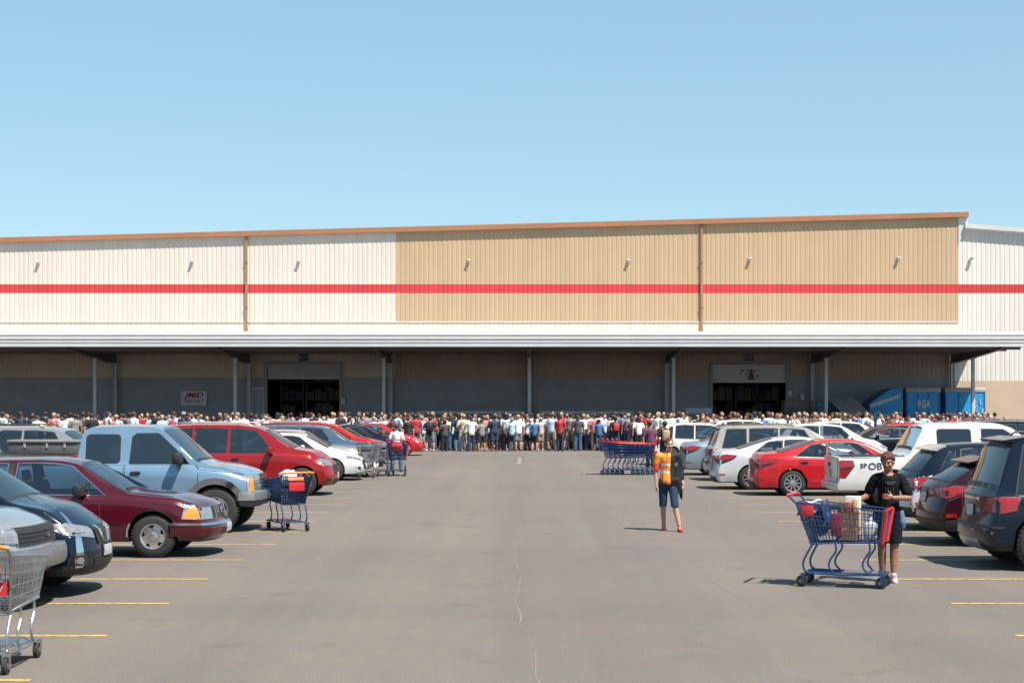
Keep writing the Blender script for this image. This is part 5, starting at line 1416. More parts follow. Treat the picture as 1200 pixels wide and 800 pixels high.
t = in_cart('ad_leaflet', 'pale blue printed leaflet lying over the child seat of the shopper cart', 'leaflet', (-.30, -.02, 1.005))
bm = bmesh.new(); bmesh.ops.create_grid(bm, x_segments=6, y_segments=6, size=1)
for v in bm.verts: u, q = v.co.x, v.co.y; v.co = Vector((u * .10, q * .16, .02 + .02 * math.sin(3 * u + q)))
bmesh.ops.solidify(bm, geom=bm.faces[:], thickness=.004); obj('paper', bm, mat('leaflet_paper', (.45, .55, .66), .6, var=.4, scale=22), t)
t = in_cart('red_packet', 'red snack packet leaning against the brown bag in the blue cart', 'packet', (-.02, -.14, .60))
bm = bmesh.new(); add_box(bm, (0, 0, .16), (.15, .06, .30), bevel=.025); obj('packet', bm, mat('packet_red', (.20, .015, .025), .3, var=.4, scale=16), t)
# cart at the nose of the blue pickup
C1 = cart(wx(337, 31.0), 31.0, 118, 'blue cart with orange handle standing at the nose of the blue pickup', None, None, CORANGE, 1.0, skip=('side_sign', 'corner_bumper', 'nose_bumper'), dense=True)
sg = box('paper_sign', (-.50, 0, .86), (.012, .30, .20), CRED, C1, bevel=.003)
t = thing('clear_bag', 'crumpled clear plastic bag heaped in the cart beside the blue pickup', 'bag', tuple(C1.location + Vector((.02, -.12, .86))))
bm = bmesh.new(); bmesh.ops.create_icosphere(bm, subdivisions=3, radius=1)
for v in bm.verts:
    n_ = v.co.copy(); q = 1 + .2 * math.sin(8 * n_.x + 4 * n_.z) * math.cos(7 * n_.y) + .05 * rng.uniform(-1, 1); v.co = Vector((n_.x * .17 * q, n_.y * .17 * q, .12 + n_.z * .16 * q))
obj('bag_body', bm, mat('clear_plastic', (.50, .54, .58), .2, var=.3, scale=14), t, angle=70)
# carts beside the steel blue vehicle
c2 = cart(wx(466, 54.0), 54.2, 90, 'blue cart seen from its red handle beside the steel blue vehicle', None, None, None, 1.08, dense=True)
box('paper_sign', (-.43, 0, .83), (.012, .36, .16), CRED, c2, bevel=.003)
cart(wx(446, 54.6), 54.6, 96, 'grey steel cart touching the lamp of the steel blue vehicle', 'grey steel carts beside the blue cart', CSTEEL, CGREY, 1.0)
cart(wx(434, 53.4), 53.0, 84, 'grey steel cart half hidden by the white saloon nose', 'grey steel carts beside the blue cart', CSTEEL, CGREY, 1.0)
# nested carts behind the worker
NL = ['rearmost cart of the nested blue row, its red handle outermost on the left', 'second blue cart from the left end of the nested row', 'middle cart of the nested blue row', 'second blue cart from the nose end of the nested row', 'front cart of the nested blue row with its whole nose showing']
RG = bmesh.new()
for s_ in (-1, 1): add_tube(RG, [(-.46, s_ * .305, 1.03), (.58, s_ * .262, .94)], .012, 6)
add_tube(RG, [(-.46, -.305, 1.03), (-.46, .305, 1.03)], .012, 6)
RGM = bpy.data.meshes.new('rim_guard'); bmesh.ops.recalc_face_normals(RG, faces=RG.faces[:]); RG.to_mesh(RGM); RG.free(); RGM.materials.append(CRED); RGM.shade_smooth()
for k in range(5):
  nc = cart(wx(722, 55) + .165 * k, 55.0 + .02 * k, -3, NL[k], 'blue carts nested in a row behind the worker', scale=1.08, dense=True, skip=() if k == 4 else ('corner_bumper', 'side_sign'))
  link(bpy.data.objects.new('rim_guard', RGM), nc)
# grey cart in the near left corner
C0 = cart(wx(-13, 14.75), 14.95, 88, 'grey wire cart with orange handle in the lower left corner', None, CSTEEL, CORANGE, 1.03, skip=('side_sign', 'corner_bumper', 'nose_bumper', 'handle_sign'))
box('orange_label', (-.452, -.12, .90), (.008, .16, .07), CORANGE, C0)
lb = box('red_label', (-.41, -.17, .73), (.008, .15, .12), CRED, C0)
tx = text_mesh('label_lettering', 'W', .08, PLATE, lb); tx.rotation_euler = (0, 0, R(-90)); tx.location = (-.42, -.17, .73)
# ------------------------------------------------------------ people
def mat_skin(name, c): return mat('skin_' + name, c, .5, var=.08, scale=18)
def capsule(bm, p1, r1, p2, r2, flat=None, n=14):
    """tapered capsule; flat=(axis vector, factor) squeezes it"""
    p1, p2 = Vector(p1), Vector(p2); d = p2 - p1; L = d.length
    b2 = bmesh.new(); rings = []
    for k in range(5): a = -90 + 22.5 * k; rings.append((r1 * math.cos(R(a)), r1 * math.sin(R(a))))
    for k in range(5): a = 22.5 * k; rings.append((r2 * math.cos(R(a)), L + r2 * math.sin(R(a))))
    add_lathe(b2, [(max(r, 1e-4), h) for r, h in rings], 'Z', n)
    q = Vector((0, 0, 1)).rotation_difference(d if L > 1e-6 else Vector((0, 0, 1))).to_matrix().to_4x4()
    bmesh.ops.transform(b2, matrix=Matrix.Translation(p1) @ q, verts=b2.verts)
    if flat:
        ax, f = Vector(flat[0]).normalized(), flat[1]; c = (p1 + p2) / 2
        for v in b2.verts: t_ = (v.co - c).dot(ax); v.co -= ax * t_ * (1 - f)
    merge(bm, b2)
def ellip(bm, c, r, rot=None):
    b2 = bmesh.new(); bmesh.ops.create_uvsphere(b2, u_segments=18, v_segments=12, radius=1)
    M = Matrix.Translation(c) @ (rot or Matrix()) @ Matrix.Diagonal((*r, 1)); bmesh.ops.transform(b2, matrix=M, verts=b2.verts); merge(bm, b2)
def fuse(bm, voxel, smooth=3):
    """melt overlapping solids into one continuous skin"""
    bmesh.ops.recalc_face_normals(bm, faces=bm.faces[:])
    me = bpy.data.meshes.new('fuse'); bm.to_mesh(me); bm.free()
    o = bpy.data.objects.new('fuse', me); COL.objects.link(o)
    r = o.modifiers.new('r', 'REMESH'); r.mode = 'VOXEL'; r.voxel_size = voxel
    s = o.modifiers.new('s', 'SMOOTH'); s.iterations = smooth; s.factor = .5
    m = evaluated(o); m.shade_smooth(); return m
def head(bm, c, yaw, tilt=0.0, s=1.0):
    """head centred at c, looking along -y turned by yaw"""
    M = Matrix.Translation(c) @ Matrix.Rotation(R(yaw), 4, 'Z') @ Matrix.Rotation(R(tilt), 4, 'X') @ Matrix.Scale(s, 4)
    b2 = bmesh.new()
    ellip(b2, (0, .012, .022), (.074, .094, .092)); ellip(b2, (0, -.012, -.045), (.062, .070, .078)); ellip(b2, (0, -.056, -.088), (.030, .026, .022))
    ellip(b2, (0, -.078, .030), (.052, .018, .014))                                   # brow
    capsule(b2, (0, -.085, .018), .009, (0, -.107, -.022), .0145); 
    for x in (-1, 1):
        ellip(b2, (x * .0135, -.095, -.026), (.009, .012, .009)); ellip(b2, (x * .038, -.066, -.022), (.024, .022, .02))
        ellip(b2, (x * .078, .014, -.004), (.010, .022, .032))
    ellip(b2, (0, -.083, -.054), (.024, .012, .007)); ellip(b2, (0, -.082, -.066), (.021, .012, .008))
    bmesh.ops.transform(b2, matrix=M, verts=b2.verts); merge(bm, b2); return M
def hand(bm, wrist, fwd, palm_n, side, curl=.35, s=1.0):
    """palm, four fingers, thumb; fwd: from wrist to knuckles, palm_n: out of the palm, side: +1/-1 which edge the thumb leaves"""
    w_, f, n = Vector(wrist), Vector(fwd).normalized(), Vector(palm_n).normalized()
    t_ = f.cross(n).normalized() * side
    capsule(bm, w_, .024 * s, w_ + f * .05 * s, .030 * s, (n, .55)); capsule(bm, w_ + f * .045 * s + t_ * .018 * s, .020 * s, w_ + f * .075 * s + t_ * .022 * s, .018 * s, (n, .7)); capsule(bm, w_ + f * .045 * s - t_ * .018 * s, .020 * s, w_ + f * .072 * s - t_ * .022 * s, .017 * s, (n, .7))
    for k, (o, l) in enumerate(((.032, .070), (.011, .078), (-.010, .073), (-.030, .058))):
        p = w_ + f * .078 * s + t_ * o * s; d = f.copy()
        for j in range(3):
            a = curl * (.6 + .5 * j); d = (d * math.cos(a) + n * math.sin(a)).normalized(); q = p + d * l * s * (.45, .32, .25)[j]
            capsule(bm, p, (.0095 - .0008 * j) * s, q, (.0090 - .0008 * j) * s, None, 8); p = q
    p = w_ + f * .02 * s + t_ * .024 * s; d = (f * .55 + t_ * .75 + n * .35).normalized()
    for j, l in enumerate((.036, .030, .022)):
        q = p + d * l * s; capsule(bm, p, (.0125 - .0012 * j) * s, q, (.0115 - .0012 * j) * s, None, 8); p = q; d = (d + f * .35 + n * .25).normalized()
def limb(bm, pts, rad):
    for (a, ra), (b, rb) in zip(zip(pts, rad), zip(pts[1:], rad[1:])): capsule(bm, a, ra, b, rb)
EYEW, EYED, LIP = mat('eye_white', (.20, .18, .17), .4), mat('eye_iris', (.03, .018, .01), .2), None
def colour_face(me, M, lip):
    """eyes, brows and lips as material regions of the one body mesh; slots 1 white, 2 dark, 3 lip"""
    inv = M.inverted()
    for p in me.polygons:
        q = inv @ p.center
        if q.y > -.05 or abs(q.x) > .06 or q.z < -.11 or q.z > .08: continue
        ex = abs(q.x) - .031
        if abs(ex) < .0115 and abs(q.z - .006) < .0050: p.material_index = 2 if abs(ex) < .0060 else 1
        elif abs(abs(q.x) - .032) < .021 and abs(q.z - .033) < .0032: p.material_index = 2
        elif abs(q.x) < .024 - abs(q.z + .060) * .6 and abs(q.z + .060) < .0105 and q.y < -.07: p.material_index = 3
def bodyobj(me, root, skin, M, lip):
    for m in (skin, EYEW, EYED, lip): me.materials.append(m)
    colour_face(me, M, lip); o = bpy.data.objects.new('body', me); return link(o, root)
def clothobj(name, bm, m, root, voxel=.009, smooth=3, cut=None, wr=.0, seed=0):
    me = fuse(bm, voxel, smooth)
    b2 = bmesh.new(); b2.from_mesh(me)
    if wr:
        from mathutils import noise
        b2.normal_update()
        for v in b2.verts:
            c = v.co; k = noise.noise(Vector((c.x * 9 + seed, c.y * 9, c.z * 5))) + .6 * noise.noise(Vector((c.x * 22, c.y * 22 + seed, c.z * 14)))
            v.co = c + v.normal * k * wr
    for co_, no in cut or []:
        bmesh.ops.bisect_plane(b2, geom=b2.verts[:] + b2.edges[:] + b2.faces[:], plane_co=co_, plane_no=no, clear_outer=True)
    bmesh.ops.solidify(b2, geom=b2.faces[:], thickness=-.004) if cut else None
    b2.to_mesh(me); b2.free(); me.shade_smooth()
    for mm in (m if isinstance(m, (list, tuple)) else [m]): me.materials.append(mm)
    return link(bpy.data.objects.new(name, me), root)
def shoe(name, ankle, d, m, sole, root, s=1.0):
    a = Vector(ankle); d = Vector(d).normalized(); bm = bmesh.new()
    up = Vector((0, 0, 1)); pitch = d.z
    f = Vector((d.x, d.y, d.z))
    g0 = a - up * .065 - f * .05
    capsule(bm, g0 + up * .012, .040 * s, g0 + f * .16 + up * .002, .043 * s, None); capsule(bm, g0 + f * .15, .042 * s, g0 + f * .215 - up * .006, .034 * s); capsule(bm, a - up * .05, .042 * s, a + up * .012, .043 * s)
    capsule(bm, a - up * .03 + f * .03, .04 * s, g0 + f * .15 + up * .01, .036 * s)
    me = fuse(bm, .009, 2)
    zmin = min(v.co.z for v in me.vertices)
    if abs(f.z) < .15:
        for v in me.vertices: v.co.z = max(v.co.z, zmin + .012)
    for mm in (m, sole): me.materials.append(mm)
    for p in me.polygons:
        if abs(f.z) < .15 and p.center.z < zmin + .030: p.material_index = 1
    return link(bpy.data.objects.new(name, me), root)

# ---- the worker in the half-worn vest, walking toward the camera ---------------
Yw = 30.85
wk = thing('person', 'person in orange safety vest and black jacket walking across the open lane', 'person', (wx(783, Yw), Yw, 0))
SK1 = mat_skin('fair', (.46, .25, .175)); LIP1 = mat('lip_pink', (.36, .12, .10), .5)
bm = bmesh.new()
Mh = head(bm, (.015, -.035, 1.615), 12, 4)
capsule(bm, (0, .005, 1.42), .060, (.010, -.012, 1.54), .052)
J = dict(hl=(-.085, .0, .90), hr=(.085, .0, .90), kl=(-.095, .03, .49), al=(-.07, .14, .10), kr=(.11, -.16, .485), ar=(.195, -.24, .085))
limb(bm, [(0, 0, .92), (0, .01, 1.12), (0, .0, 1.33)], [.135, .125, .135]); capsule(bm, (-.13, .0, 1.385), .058, (.13, .0, 1.385), .058)
for s in ('l', 'r'):
    limb(bm, [J['h' + s], J['k' + s], ], [.088, .056])
    k, a = Vector(J['k' + s]), Vector(J['a' + s]); limb(bm, [k, k.lerp(a, .35) + Vector((0, .012, 0)), a], [.054, .052, .034]); capsule(bm, a, .034, a + Vector((0, -.10, -.045)), .03)
limb(bm, [(-.175, 0, 1.385), (-.225, .02, 1.10), (-.225, -.03, .865)], [.050, .040, .027]); hand(bm, (-.226, -.035, .85), (0, -.1, -1), (1, 0, 0), 1, .3)
limb(bm, [(.175, 0, 1.385), (.235, .03, 1.10), (.275, -.03, .87)], [.050, .040, .027]); hand(bm, (.277, -.035, .855), (.1, -.15, -1), (-1, 0, 0), -1, .35)
me = fuse(bm, .0065, 2); bodyobj(me, wk, SK1, Mh, LIP1)
HAIRB = mat('hair_brown', (.085, .046, .026), .7, spec=.2, var=.4, scale=40, bump=.6, bscale=70)
bm = bmesh.new()
def curls(bm, M, n, r, seed, z0=.06, lift=1.02, sq=(.080, .096, .092)):
    q = random.Random(seed)
    k = 0
    while k < n:
        d = Vector((q.gauss(0, 1), q.gauss(0, 1), q.gauss(0, 1))).normalized(); p = Vector((d.x * sq[0] * lift, .016 + d.y * sq[1] * lift, .028 + d.z * sq[2] * lift))
        lim = z0 + .02 * math.sin(p.x * 40) if p.y < -.01 else (.022 if abs(p.x) > .055 and p.y < .04 else -.062)
        if p.z < lim: continue
        k += 1; rr = r * q.uniform(.7, 1.25); ellip(bm, M @ p, (rr, rr, rr * q.uniform(.8, 1.2)))
def hair_cap(bm, M, top=.0, back=1.0, thick=.005):
    b2 = bmesh.new(); ellip(b2, (0, .020, .032 + top), (.078 + thick, .094 + thick, .089 + thick)); bmesh.ops.transform(b2, matrix=M, verts=b2.verts)
    merge(bm, b2)
def hairline(o, M, z0=.045):
    """take the face out of a cap of hair"""
    inv = M.inverted(); b2 = bmesh.new(); b2.from_mesh(o.data)
    kill = [f for f in b2.faces if (lambda q: (q.y < .01 and q.z < z0 + .25 * max(0, abs(q.x) - .05)) or q.z < -.055 or (abs(q.x) > .058 and q.y < .045 and q.z < .022))(inv @ f.calc_center_median())]
    bmesh.ops.delete(b2, geom=kill, context='FACES'); bmesh.ops.solidify(b2, geom=b2.faces[:], thickness=-.006); b2.to_mesh(o.data); b2.free(); return o
curls(bm, Mh, 330, .011, 3, .062, .99); clothobj('hair', bm, HAIRB, wk, .0055, 1)
VEST = mat('hi_vis_orange', (1.0, .30, .02), .6, var=.08, scale=10, bump=.3, bscale=25); BAND = mat('reflective_band', (.72, .72, .68), .3, .2)
VRED = mat('hi_vis_red_edge', (.72, .06, .02), .6)
def torso(bm, r=.012, z0=.90, arms=None):
    limb(bm, [(0, 0, z0), (0, .01, 1.12), (0, .0, 1.33)], [.140 + r, .128 + r, .138 + r]); capsule(bm, (-.14, 0, 1.385), .060 + r, (.14, 0, 1.385), .060 + r); capsule(bm, (0, 0, 1.36), .10 + r, (0, 0, 1.42), .07 + r)
bm = bmesh.new(); torso(bm, .014, .93); capsule(bm, (-.17, 0, 1.39), .07, (-.205, .01, 1.27), .062)
v = clothobj('safety_vest', bm, [VEST, BAND, VRED], wk, .009, 2, [((0, 0, .86), (0, 0, -1)), ((0, 0, 1.465), (0, 0, 1)), ((.065, 0, 0), (1, 0, 0))], .004, 1)
for p in v.data.polygons:
    c = p.center
    if 1.215 < c.z < 1.265 or 1.085 < c.z < 1.135: p.material_index = 1
    elif c.z < .90 or (c.z > 1.2 and abs(c.x + .03) < .012 and c.y < 0): p.material_index = 2
bm = bmesh.new(); limb(bm, [(-.178, 0, 1.385), (-.205, .012, 1.24), (-.222, .018, 1.13)], [.062, .058, .056])
clothobj('shirt_sleeve', bm, VRED, wk, .009, 2, [((-.22, .018, 1.14), (-.1, .05, -1))], .003, 2)
LEATH = mat('black_jacket', (.016, .017, .020), .6, spec=.25, var=.3, scale=6, bump=.5, bscale=12)
bm = bmesh.new(); torso(bm, .026, .95); limb(bm, [(.175, 0, 1.39), (.215, .02, 1.2), (.245, .0, .98)], [.066, .060, .054])
limb(bm, [(.11, -.02, 1.2), (.13, -.03, .95), (.17, -.02, .72)], [.11, .10, .085])
clothobj('jacket', bm, LEATH, wk, .010, 2, [((.040, 0, 0), (-1, 0, 0)), ((.15, 0, .69), (.25, 0, -1)), ((0, 0, 1.475), (-.2, 0, 1))], .016, 4)
bm = bmesh.new(); limb(bm, [(.205, -.02, .9), (.235, -.01, .72), (.25, 0, .60)], [.045, .035, .02]); clothobj('jacket_sleeve', bm, LEATH, wk, .009, 2, None, .012, 6)
DENIM = mat('denim_blue', (.020, .045, .090), .85, spec=.15, var=.25, scale=7, bump=.4, bscale=40)
bm = bmesh.new(); capsule(bm, (-.062, 0, .93), .108, (.062, 0, .93), .108); capsule(bm, (0, 0, .90), .143, (0, .005, .97), .143)
for s in ('l', 'r'):
    h, k = Vector(J['h' + s]), Vector(J['k' + s]); limb(bm, [h, h.lerp(k, .5), h.lerp(k, 1.03)], [.098, .080, .070])
clothobj('shorts', bm, DENIM, wk, .009, 2, [((0, 0, .455), (0, .0, -1))], .006, 8)
RSH = mat('red_shoe', (.42, .012, .02), .4, var=.2, scale=10); SOLE = mat('shoe_sole', (.05, .04, .04), .7)
shoe('shoe', J['al'], (-.05, -1, -.10), RSH, SOLE, wk); shoe('shoe', J['ar'], (.12, -1, .02), RSH, SOLE, wk)

# ---- the shopper behind the cart -----------------------------------------------
Ys = 22.05
sp = thing('person', 'person in black t-shirt with one arm bent, standing at the loaded blue cart', 'person', (wx(1041, Ys), Ys, 0), R(-8))
SK2 = mat_skin('brown', (.27, .125, .070)); LIP2 = mat('lip_brown', (.20, .065, .05), .5)
bm = bmesh.new()
Mh = head(bm, (-.012, -.055, 1.60), -14, 12, 1.02)
capsule(bm, (0, .0, 1.41), .062, (-.004, -.030, 1.53), .054)
J2 = dict(hl=(-.09, .0, .89), hr=(.09, .0, .89), kl=(-.085, -.02, .48), al=(-.075, .03, .09), kr=(.075, -.03, .48), ar=(.065, -.06, .085))
limb(bm, [(0, 0, .92), (0, .01, 1.12), (0, .0, 1.33)], [.140, .130, .145]); capsule(bm, (-.14, .0, 1.375), .060, (.14, .0, 1.375), .060)
for s in ('l', 'r'):
    limb(bm, [J2['h' + s], J2['k' + s]], [.092, .060]); k, a = Vector(J2['k' + s]), Vector(J2['a' + s])
    limb(bm, [k, k.lerp(a, .35) + Vector((0, .014, 0)), a], [.057, .056, .036]); capsule(bm, a, .036, a + Vector((0, -.1, -.04)), .03)
# his right arm reaches down to the cart rim, his left is folded across the chest
rim = sp.matrix_basis.inverted() @ (SCM @ Vector((.15, .285, .972)))
w1 = rim + Vector((-.004, .055, .035))
el1 = Vector((-.275, .04, 1.145))
limb(bm, [(-.185, 0, 1.375), el1, w1], [.054, .042, .029]); hand(bm, w1, rim + Vector((0, -.04, -.01)) - w1, (0, -.1, -1), -1, .55)
el2 = Vector((.265, -.07, 1.125)); w2 = Vector((.045, -.235, 1.135))
limb(bm, [(.185, 0, 1.375), el2, w2], [.054, .043, .029]); hand(bm, w2, Vector((-1, .05, .16)), (0, 1, -.1), -1, .45)
me = fuse(bm, .006, 2); bodyobj(me, sp, SK2, Mh, LIP2)
HAIRR = mat('hair_auburn_black', (.085, .034, .020), .7, var=.5, scale=60, bump=.9, bscale=60)
bm = bmesh.new(); curls(bm, Mh, 300, .0145, 7, .056, 1.06, (.080, .096, .098)); clothobj('hair', bm, HAIRR, sp, .0055, 0)
BLK = mat('black_tshirt', (.007, .007, .009), .85, spec=.12, var=.25, scale=6, bump=.5, bscale=22)
bm = bmesh.new(); torso(bm, .012, .93); limb(bm, [(-.175, 0, 1.375), Vector((-.185, 0, 1.375)).lerp(el1, .62)], [.064, .064]); limb(bm, [(.175, 0, 1.375), Vector((.185, 0, 1.375)).lerp(el2, .72)], [.064, .066])
clothobj('t_shirt', bm, BLK, sp, .009, 2, [((0, 0, .84), (0, 0, -1)), (Vector((-.185, 0, 1.38)).lerp(el1, .62), el1 - Vector((-.185, 0, 1.38))), (Vector((.185, 0, 1.38)).lerp(el2, .80), el2 - Vector((.185, 0, 1.38)))][:1], .008, 9)
tsh = [o for o in sp.children if o.name.startswith('t_shirt')][0]; b2 = bmesh.new(); b2.from_mesh(tsh.data)
bmesh.ops.delete(b2, geom=[f for f in b2.faces if (lambda q: q.z > 1.405 and math.hypot(q.x, (q.y + .02) * .85) < .082 + .0 * q.z)(f.calc_center_median())], context='FACES'); b2.to_mesh(tsh.data); b2.free()
PRN = mat('grey_shirt_print', (.045, .045, .05), .8)
bm = bmesh.new(); rng = random.Random(4)
capsule(bm, (-.045, -.164, 1.33), .010, (.07, -.160, 1.335), .014, ((0, 1, 0), .5)); capsule(bm, (-.02, -.166, 1.305), .008, (.05, -.163, 1.31), .008, ((0, 1, 0), .5))
for k in range(4): capsule(bm, (-.05 + .034 * k, -.166, 1.275), .006, (-.05 + .034 * k, -.164, 1.225), .006, ((0, 1, 0), .5))
clothobj('shirt_print', bm, PRN, sp, .004, 1)
NAVYS = mat('black_shorts', (.009, .011, .018), .85, spec=.12, var=.25, scale=8, bump=.4, bscale=30)
bm = bmesh.new(); capsule(bm, (-.07, 0, .92), .118, (.07, 0, .92), .118)
for s in ('l', 'r'): h, k = Vector(J2['h' + s]), Vector(J2['k' + s]); limb(bm, [h, h.lerp(k, .5), h.lerp(k, .95)], [.108, .096, .090])
clothobj('shorts', bm, NAVYS, sp, .009, 2, [((0, 0, .52), (0, 0, -1))], .006, 8)
GSH = mat('pale_grey_shoe', (.42, .45, .48), .5, var=.15, scale=10); GSO = mat('white_sole', (.6, .6, .6), .6)
shoe('shoe', J2['al'], (-.12, -1, 0), GSH, GSO, sp, 1.05); shoe('shoe', J2['ar'], (.05, -1, 0), GSH, GSO, sp, 1.05)
bm = bmesh.new(); limb(bm, [(.165, -.05, .93), (.185, -.05, .80), (.18, -.04, .72)], [.035, .05, .03]); clothobj('tied_jacket', bm, mat('washed_denim', (.10, .18, .30), .8, var=.3, scale=9, bump=.4), sp, .009, 2, None, .008, 7)

# ---- the crowd -----------------------------------------------------------------
SHIRT = {n: mat('cloth_' + n.replace(' ', '_'), c, .8, var=.18, scale=5, bump=.4, bscale=18) for n, c in {
    'white': (.80, .80, .78), 'pale blue': (.42, .54, .68), 'grey': (.22, .22, .23), 'red': (.42, .02, .03), 'navy': (.02, .035, .08), 'blue': (.05, .15, .34), 'black': (.012, .012, .014),
    'cream': (.50, .43, .33), 'pink': (.48, .20, .20), 'dark grey': (.06, .06, .065), 'teal': (.03, .16, .20), 'brown': (.13, .075, .05), 'plum': (.12, .04, .09), 'orange': (.55, .16, .04), 'olive': (.11, .11, .06)}.items()}
PANTS = {n: mat('legwear_' + n.replace(' ', '_'), c, .8, var=.22, scale=6, bump=.4, bscale=30) for n, c in {
    'blue jeans': (.045, .105, .21), 'dark jeans': (.018, .035, .075), 'black trousers': (.010, .010, .012), 'khaki shorts': (.30, .23, .16), 'grey shorts': (.17, .17, .18), 'black shorts': (.012, .012, .014),
    'maroon trousers': (.14, .02, .03), 'light trousers': (.38, .34, .29), 'navy shorts': (.02, .03, .065), 'brown trousers': (.09, .055, .04)}.items()}
HAIR = {n: mat('hair_' + n, c, .6, var=.35, scale=30, bump=.5, bscale=60) for n, c in {'black': (.010, .008, .008), 'dark brown': (.030, .017, .011), 'brown': (.085, .045, .025), 'blond': (.36, .23, .11), 'grey': (.26, .25, .24)}.items()}
SKINS = [mat_skin('a', (.46, .26, .18)), mat_skin('b', (.36, .19, .12)), mat_skin('c', (.22, .105, .065)), mat_skin('d', (.53, .32, .235)), mat_skin('e', (.09, .045, .03))]
def crowd_figure(pose, rnd):
    """returns body, top, trousers, shorts, hair and cap meshes for one standing pose"""
    sw = .30 if pose in ('wide',) else .20
    lx = sw / 2; lean = {'sway': .03}.get(pose, 0)
    J = dict(h=(-.085, .085), k=(-lx * .95, lx * .95))
    knees = [(-lx * .95 + lean, -.015, .48), (lx * .95 + lean, .0 if pose != 'step' else -.09, .48)]
    ank = [(-lx, .01, .085), (lx, .02 if pose != 'step' else .05, .085)]
    arms = {'down': [((-.24, .0, 1.10), (-.25, -.03, .86)), ((.24, .0, 1.10), (.25, -.03, .86))], 'wide': [((-.28, .03, 1.13), (-.17, -.12, 1.02)), ((.28, .03, 1.13), (.17, -.12, 1.02))],
            'fold': [((-.24, -.04, 1.12), (-.04, -.21, 1.16)), ((.24, -.04, 1.12), (.05, -.22, 1.12))], 'step': [((-.23, -.05, 1.12), (-.16, -.24, 1.22)), ((.24, .02, 1.10), (.26, .0, .86))],
            'sway': [((-.24, .02, 1.12), (-.13, -.10, .98)), ((.25, .0, 1.10), (.26, -.02, .87))], 'up': [((-.25, -.10, 1.22), (-.15, -.22, 1.48)), ((.25, -.10, 1.2), (.12, -.26, 1.42))]}[pose]
    b = bmesh.new(); ellip(b, (lean, -.012, 1.62), (.078, .096, .112)); ellip(b, (lean, -.05, 1.565), (.05, .05, .05)); capsule(b, (lean, -.10, 1.625), .012, (lean, -.115, 1.60), .013); capsule(b, (lean, 0, 1.40), .058, (lean, -.01, 1.55), .052)
    for x in (-1, 1): ellip(b, (lean + x * .08, 0, 1.615), (.012, .02, .03))
    limb(b, [(0, 0, .92), (lean * .5, .01, 1.12), (lean, 0, 1.33)], [.135, .122, .135]); capsule(b, (lean - .13, 0, 1.38), .058, (lean + .13, 0, 1.38), .058)
    top = bmesh.new(); limb(top, [(0, 0, .90), (lean * .5, .01, 1.12), (lean, 0, 1.32)], [.158, .146, .158]); capsule(top, (lean - .135, 0, 1.375), .074, (lean + .135, 0, 1.375), .074)
    tr, sh = bmesh.new(), bmesh.new()
    for g in (tr, sh): capsule(g, (-.06, 0, .92), .125, (.06, 0, .92), .125)
    for i in (0, 1):
        h = (-.085, .085)[i]; h = Vector((h, 0, .90)); k = Vector(knees[i]); a = Vector(ank[i])
        limb(b, [h, k, k.lerp(a, .35) + Vector((0, .015, 0)), a], [.088, .055, .052, .034]); capsule(b, a + Vector((0, .03, -.045)), .036, a + Vector((0, -.14, -.05)), .033)
        limb(tr, [h, k, k.lerp(a, .4), a + Vector((0, 0, -.02))], [.105, .078, .072, .062]); limb(sh, [h, h.lerp(k, .9)], [.106, .095])
        e, w_ = Vector(arms[i][0]), Vector(arms[i][1]); e.x += lean; w_.x += lean; s = Vector((lean + (-.175, .175)[i], 0, 1.375))
        limb(b, [s, e, w_], [.052, .042, .030]); d = (w_ - e).normalized(); capsule(b, w_, .030, w_ + d * .08, .032); capsule(b, w_ + d * .08, .022, w_ + d * .16, .012)
        limb(top, [s, s.lerp(e, .66)], [.072, .068])
    hr = bmesh.new(); ellip(hr, (lean, .012, 1.645), (.092, .106, .100))
    lh = bmesh.new(); ellip(lh, (lean, .015, 1.645), (.094, .108, .100)); capsule(lh, (lean, .06, 1.62), .085, (lean, .075, 1.42), .075, ((0, 1, 0), .6))
    out = {}
    for nm, g, vx, cut in (('body', b, .016, None), ('top', top, .02, .80), ('trousers', tr, .02, None), ('shorts', sh, .02, .50), ('hair', hr, .018, None), ('long_hair', lh, .018, None)):
        me = fuse(g, vx, 2); bb = bmesh.new(); bb.from_mesh(me)
        from mathutils import noise
        if nm in ('top', 'trousers', 'shorts'):
            bb.normal_update()
            for v in bb.verts: c = v.co; v.co = c + v.normal * .010 * noise.noise(Vector((c.x * 10 + rnd, c.y * 10, c.z * 6)))
        if nm in ('hair', 'long_hair'):
            kill = [f for f in bb.faces if (lambda q: q.y < -.02 and q.z < 1.655 + .3 * max(0, abs(q.x - lean) - .06))(f.calc_center_median())]
            if nm == 'hair': kill += [f for f in bb.faces if f not in kill and f.calc_center_median().z < 1.575]
            bmesh.ops.delete(bb, geom=list(set(kill)), context='FACES')
        if cut: bmesh.ops.bisect_plane(bb, geom=bb.verts[:] + bb.edges[:] + bb.faces[:], plane_co=(0, 0, cut), plane_no=(0, 0, -1), clear_outer=True)
        bb.to_mesh(me); bb.free(); me.shade_smooth(); me.materials.append(BLACK)
        if nm == 'body':
            me.materials.append(SOLE); me.materials.append(EYED)
            for p in me.polygons:
                if p.center.z < .082: p.material_index = 1
        out[nm] = me
    return out
POSES = {p: crowd_figure(p, i * 3.1) for i, p in enumerate(('down', 'wide', 'fold', 'step', 'sway', 'up'))}
SHOEM = [mat('shoe_white', (.55, .55, .54), .6), mat('shoe_black', (.015, .015, .016), .6), mat('shoe_brown', (.14, .08, .05), .6), mat('shoe_red', (.35, .03, .03), .6)]
BAGM = {n: mat('bag_' + n, c, .6, var=.2, scale=8) for n, c in {'black': (.015, .015, .018), 'red': (.45, .02, .03), 'tan': (.36, .24, .13), 'blue': (.04, .10, .25)}.items()}
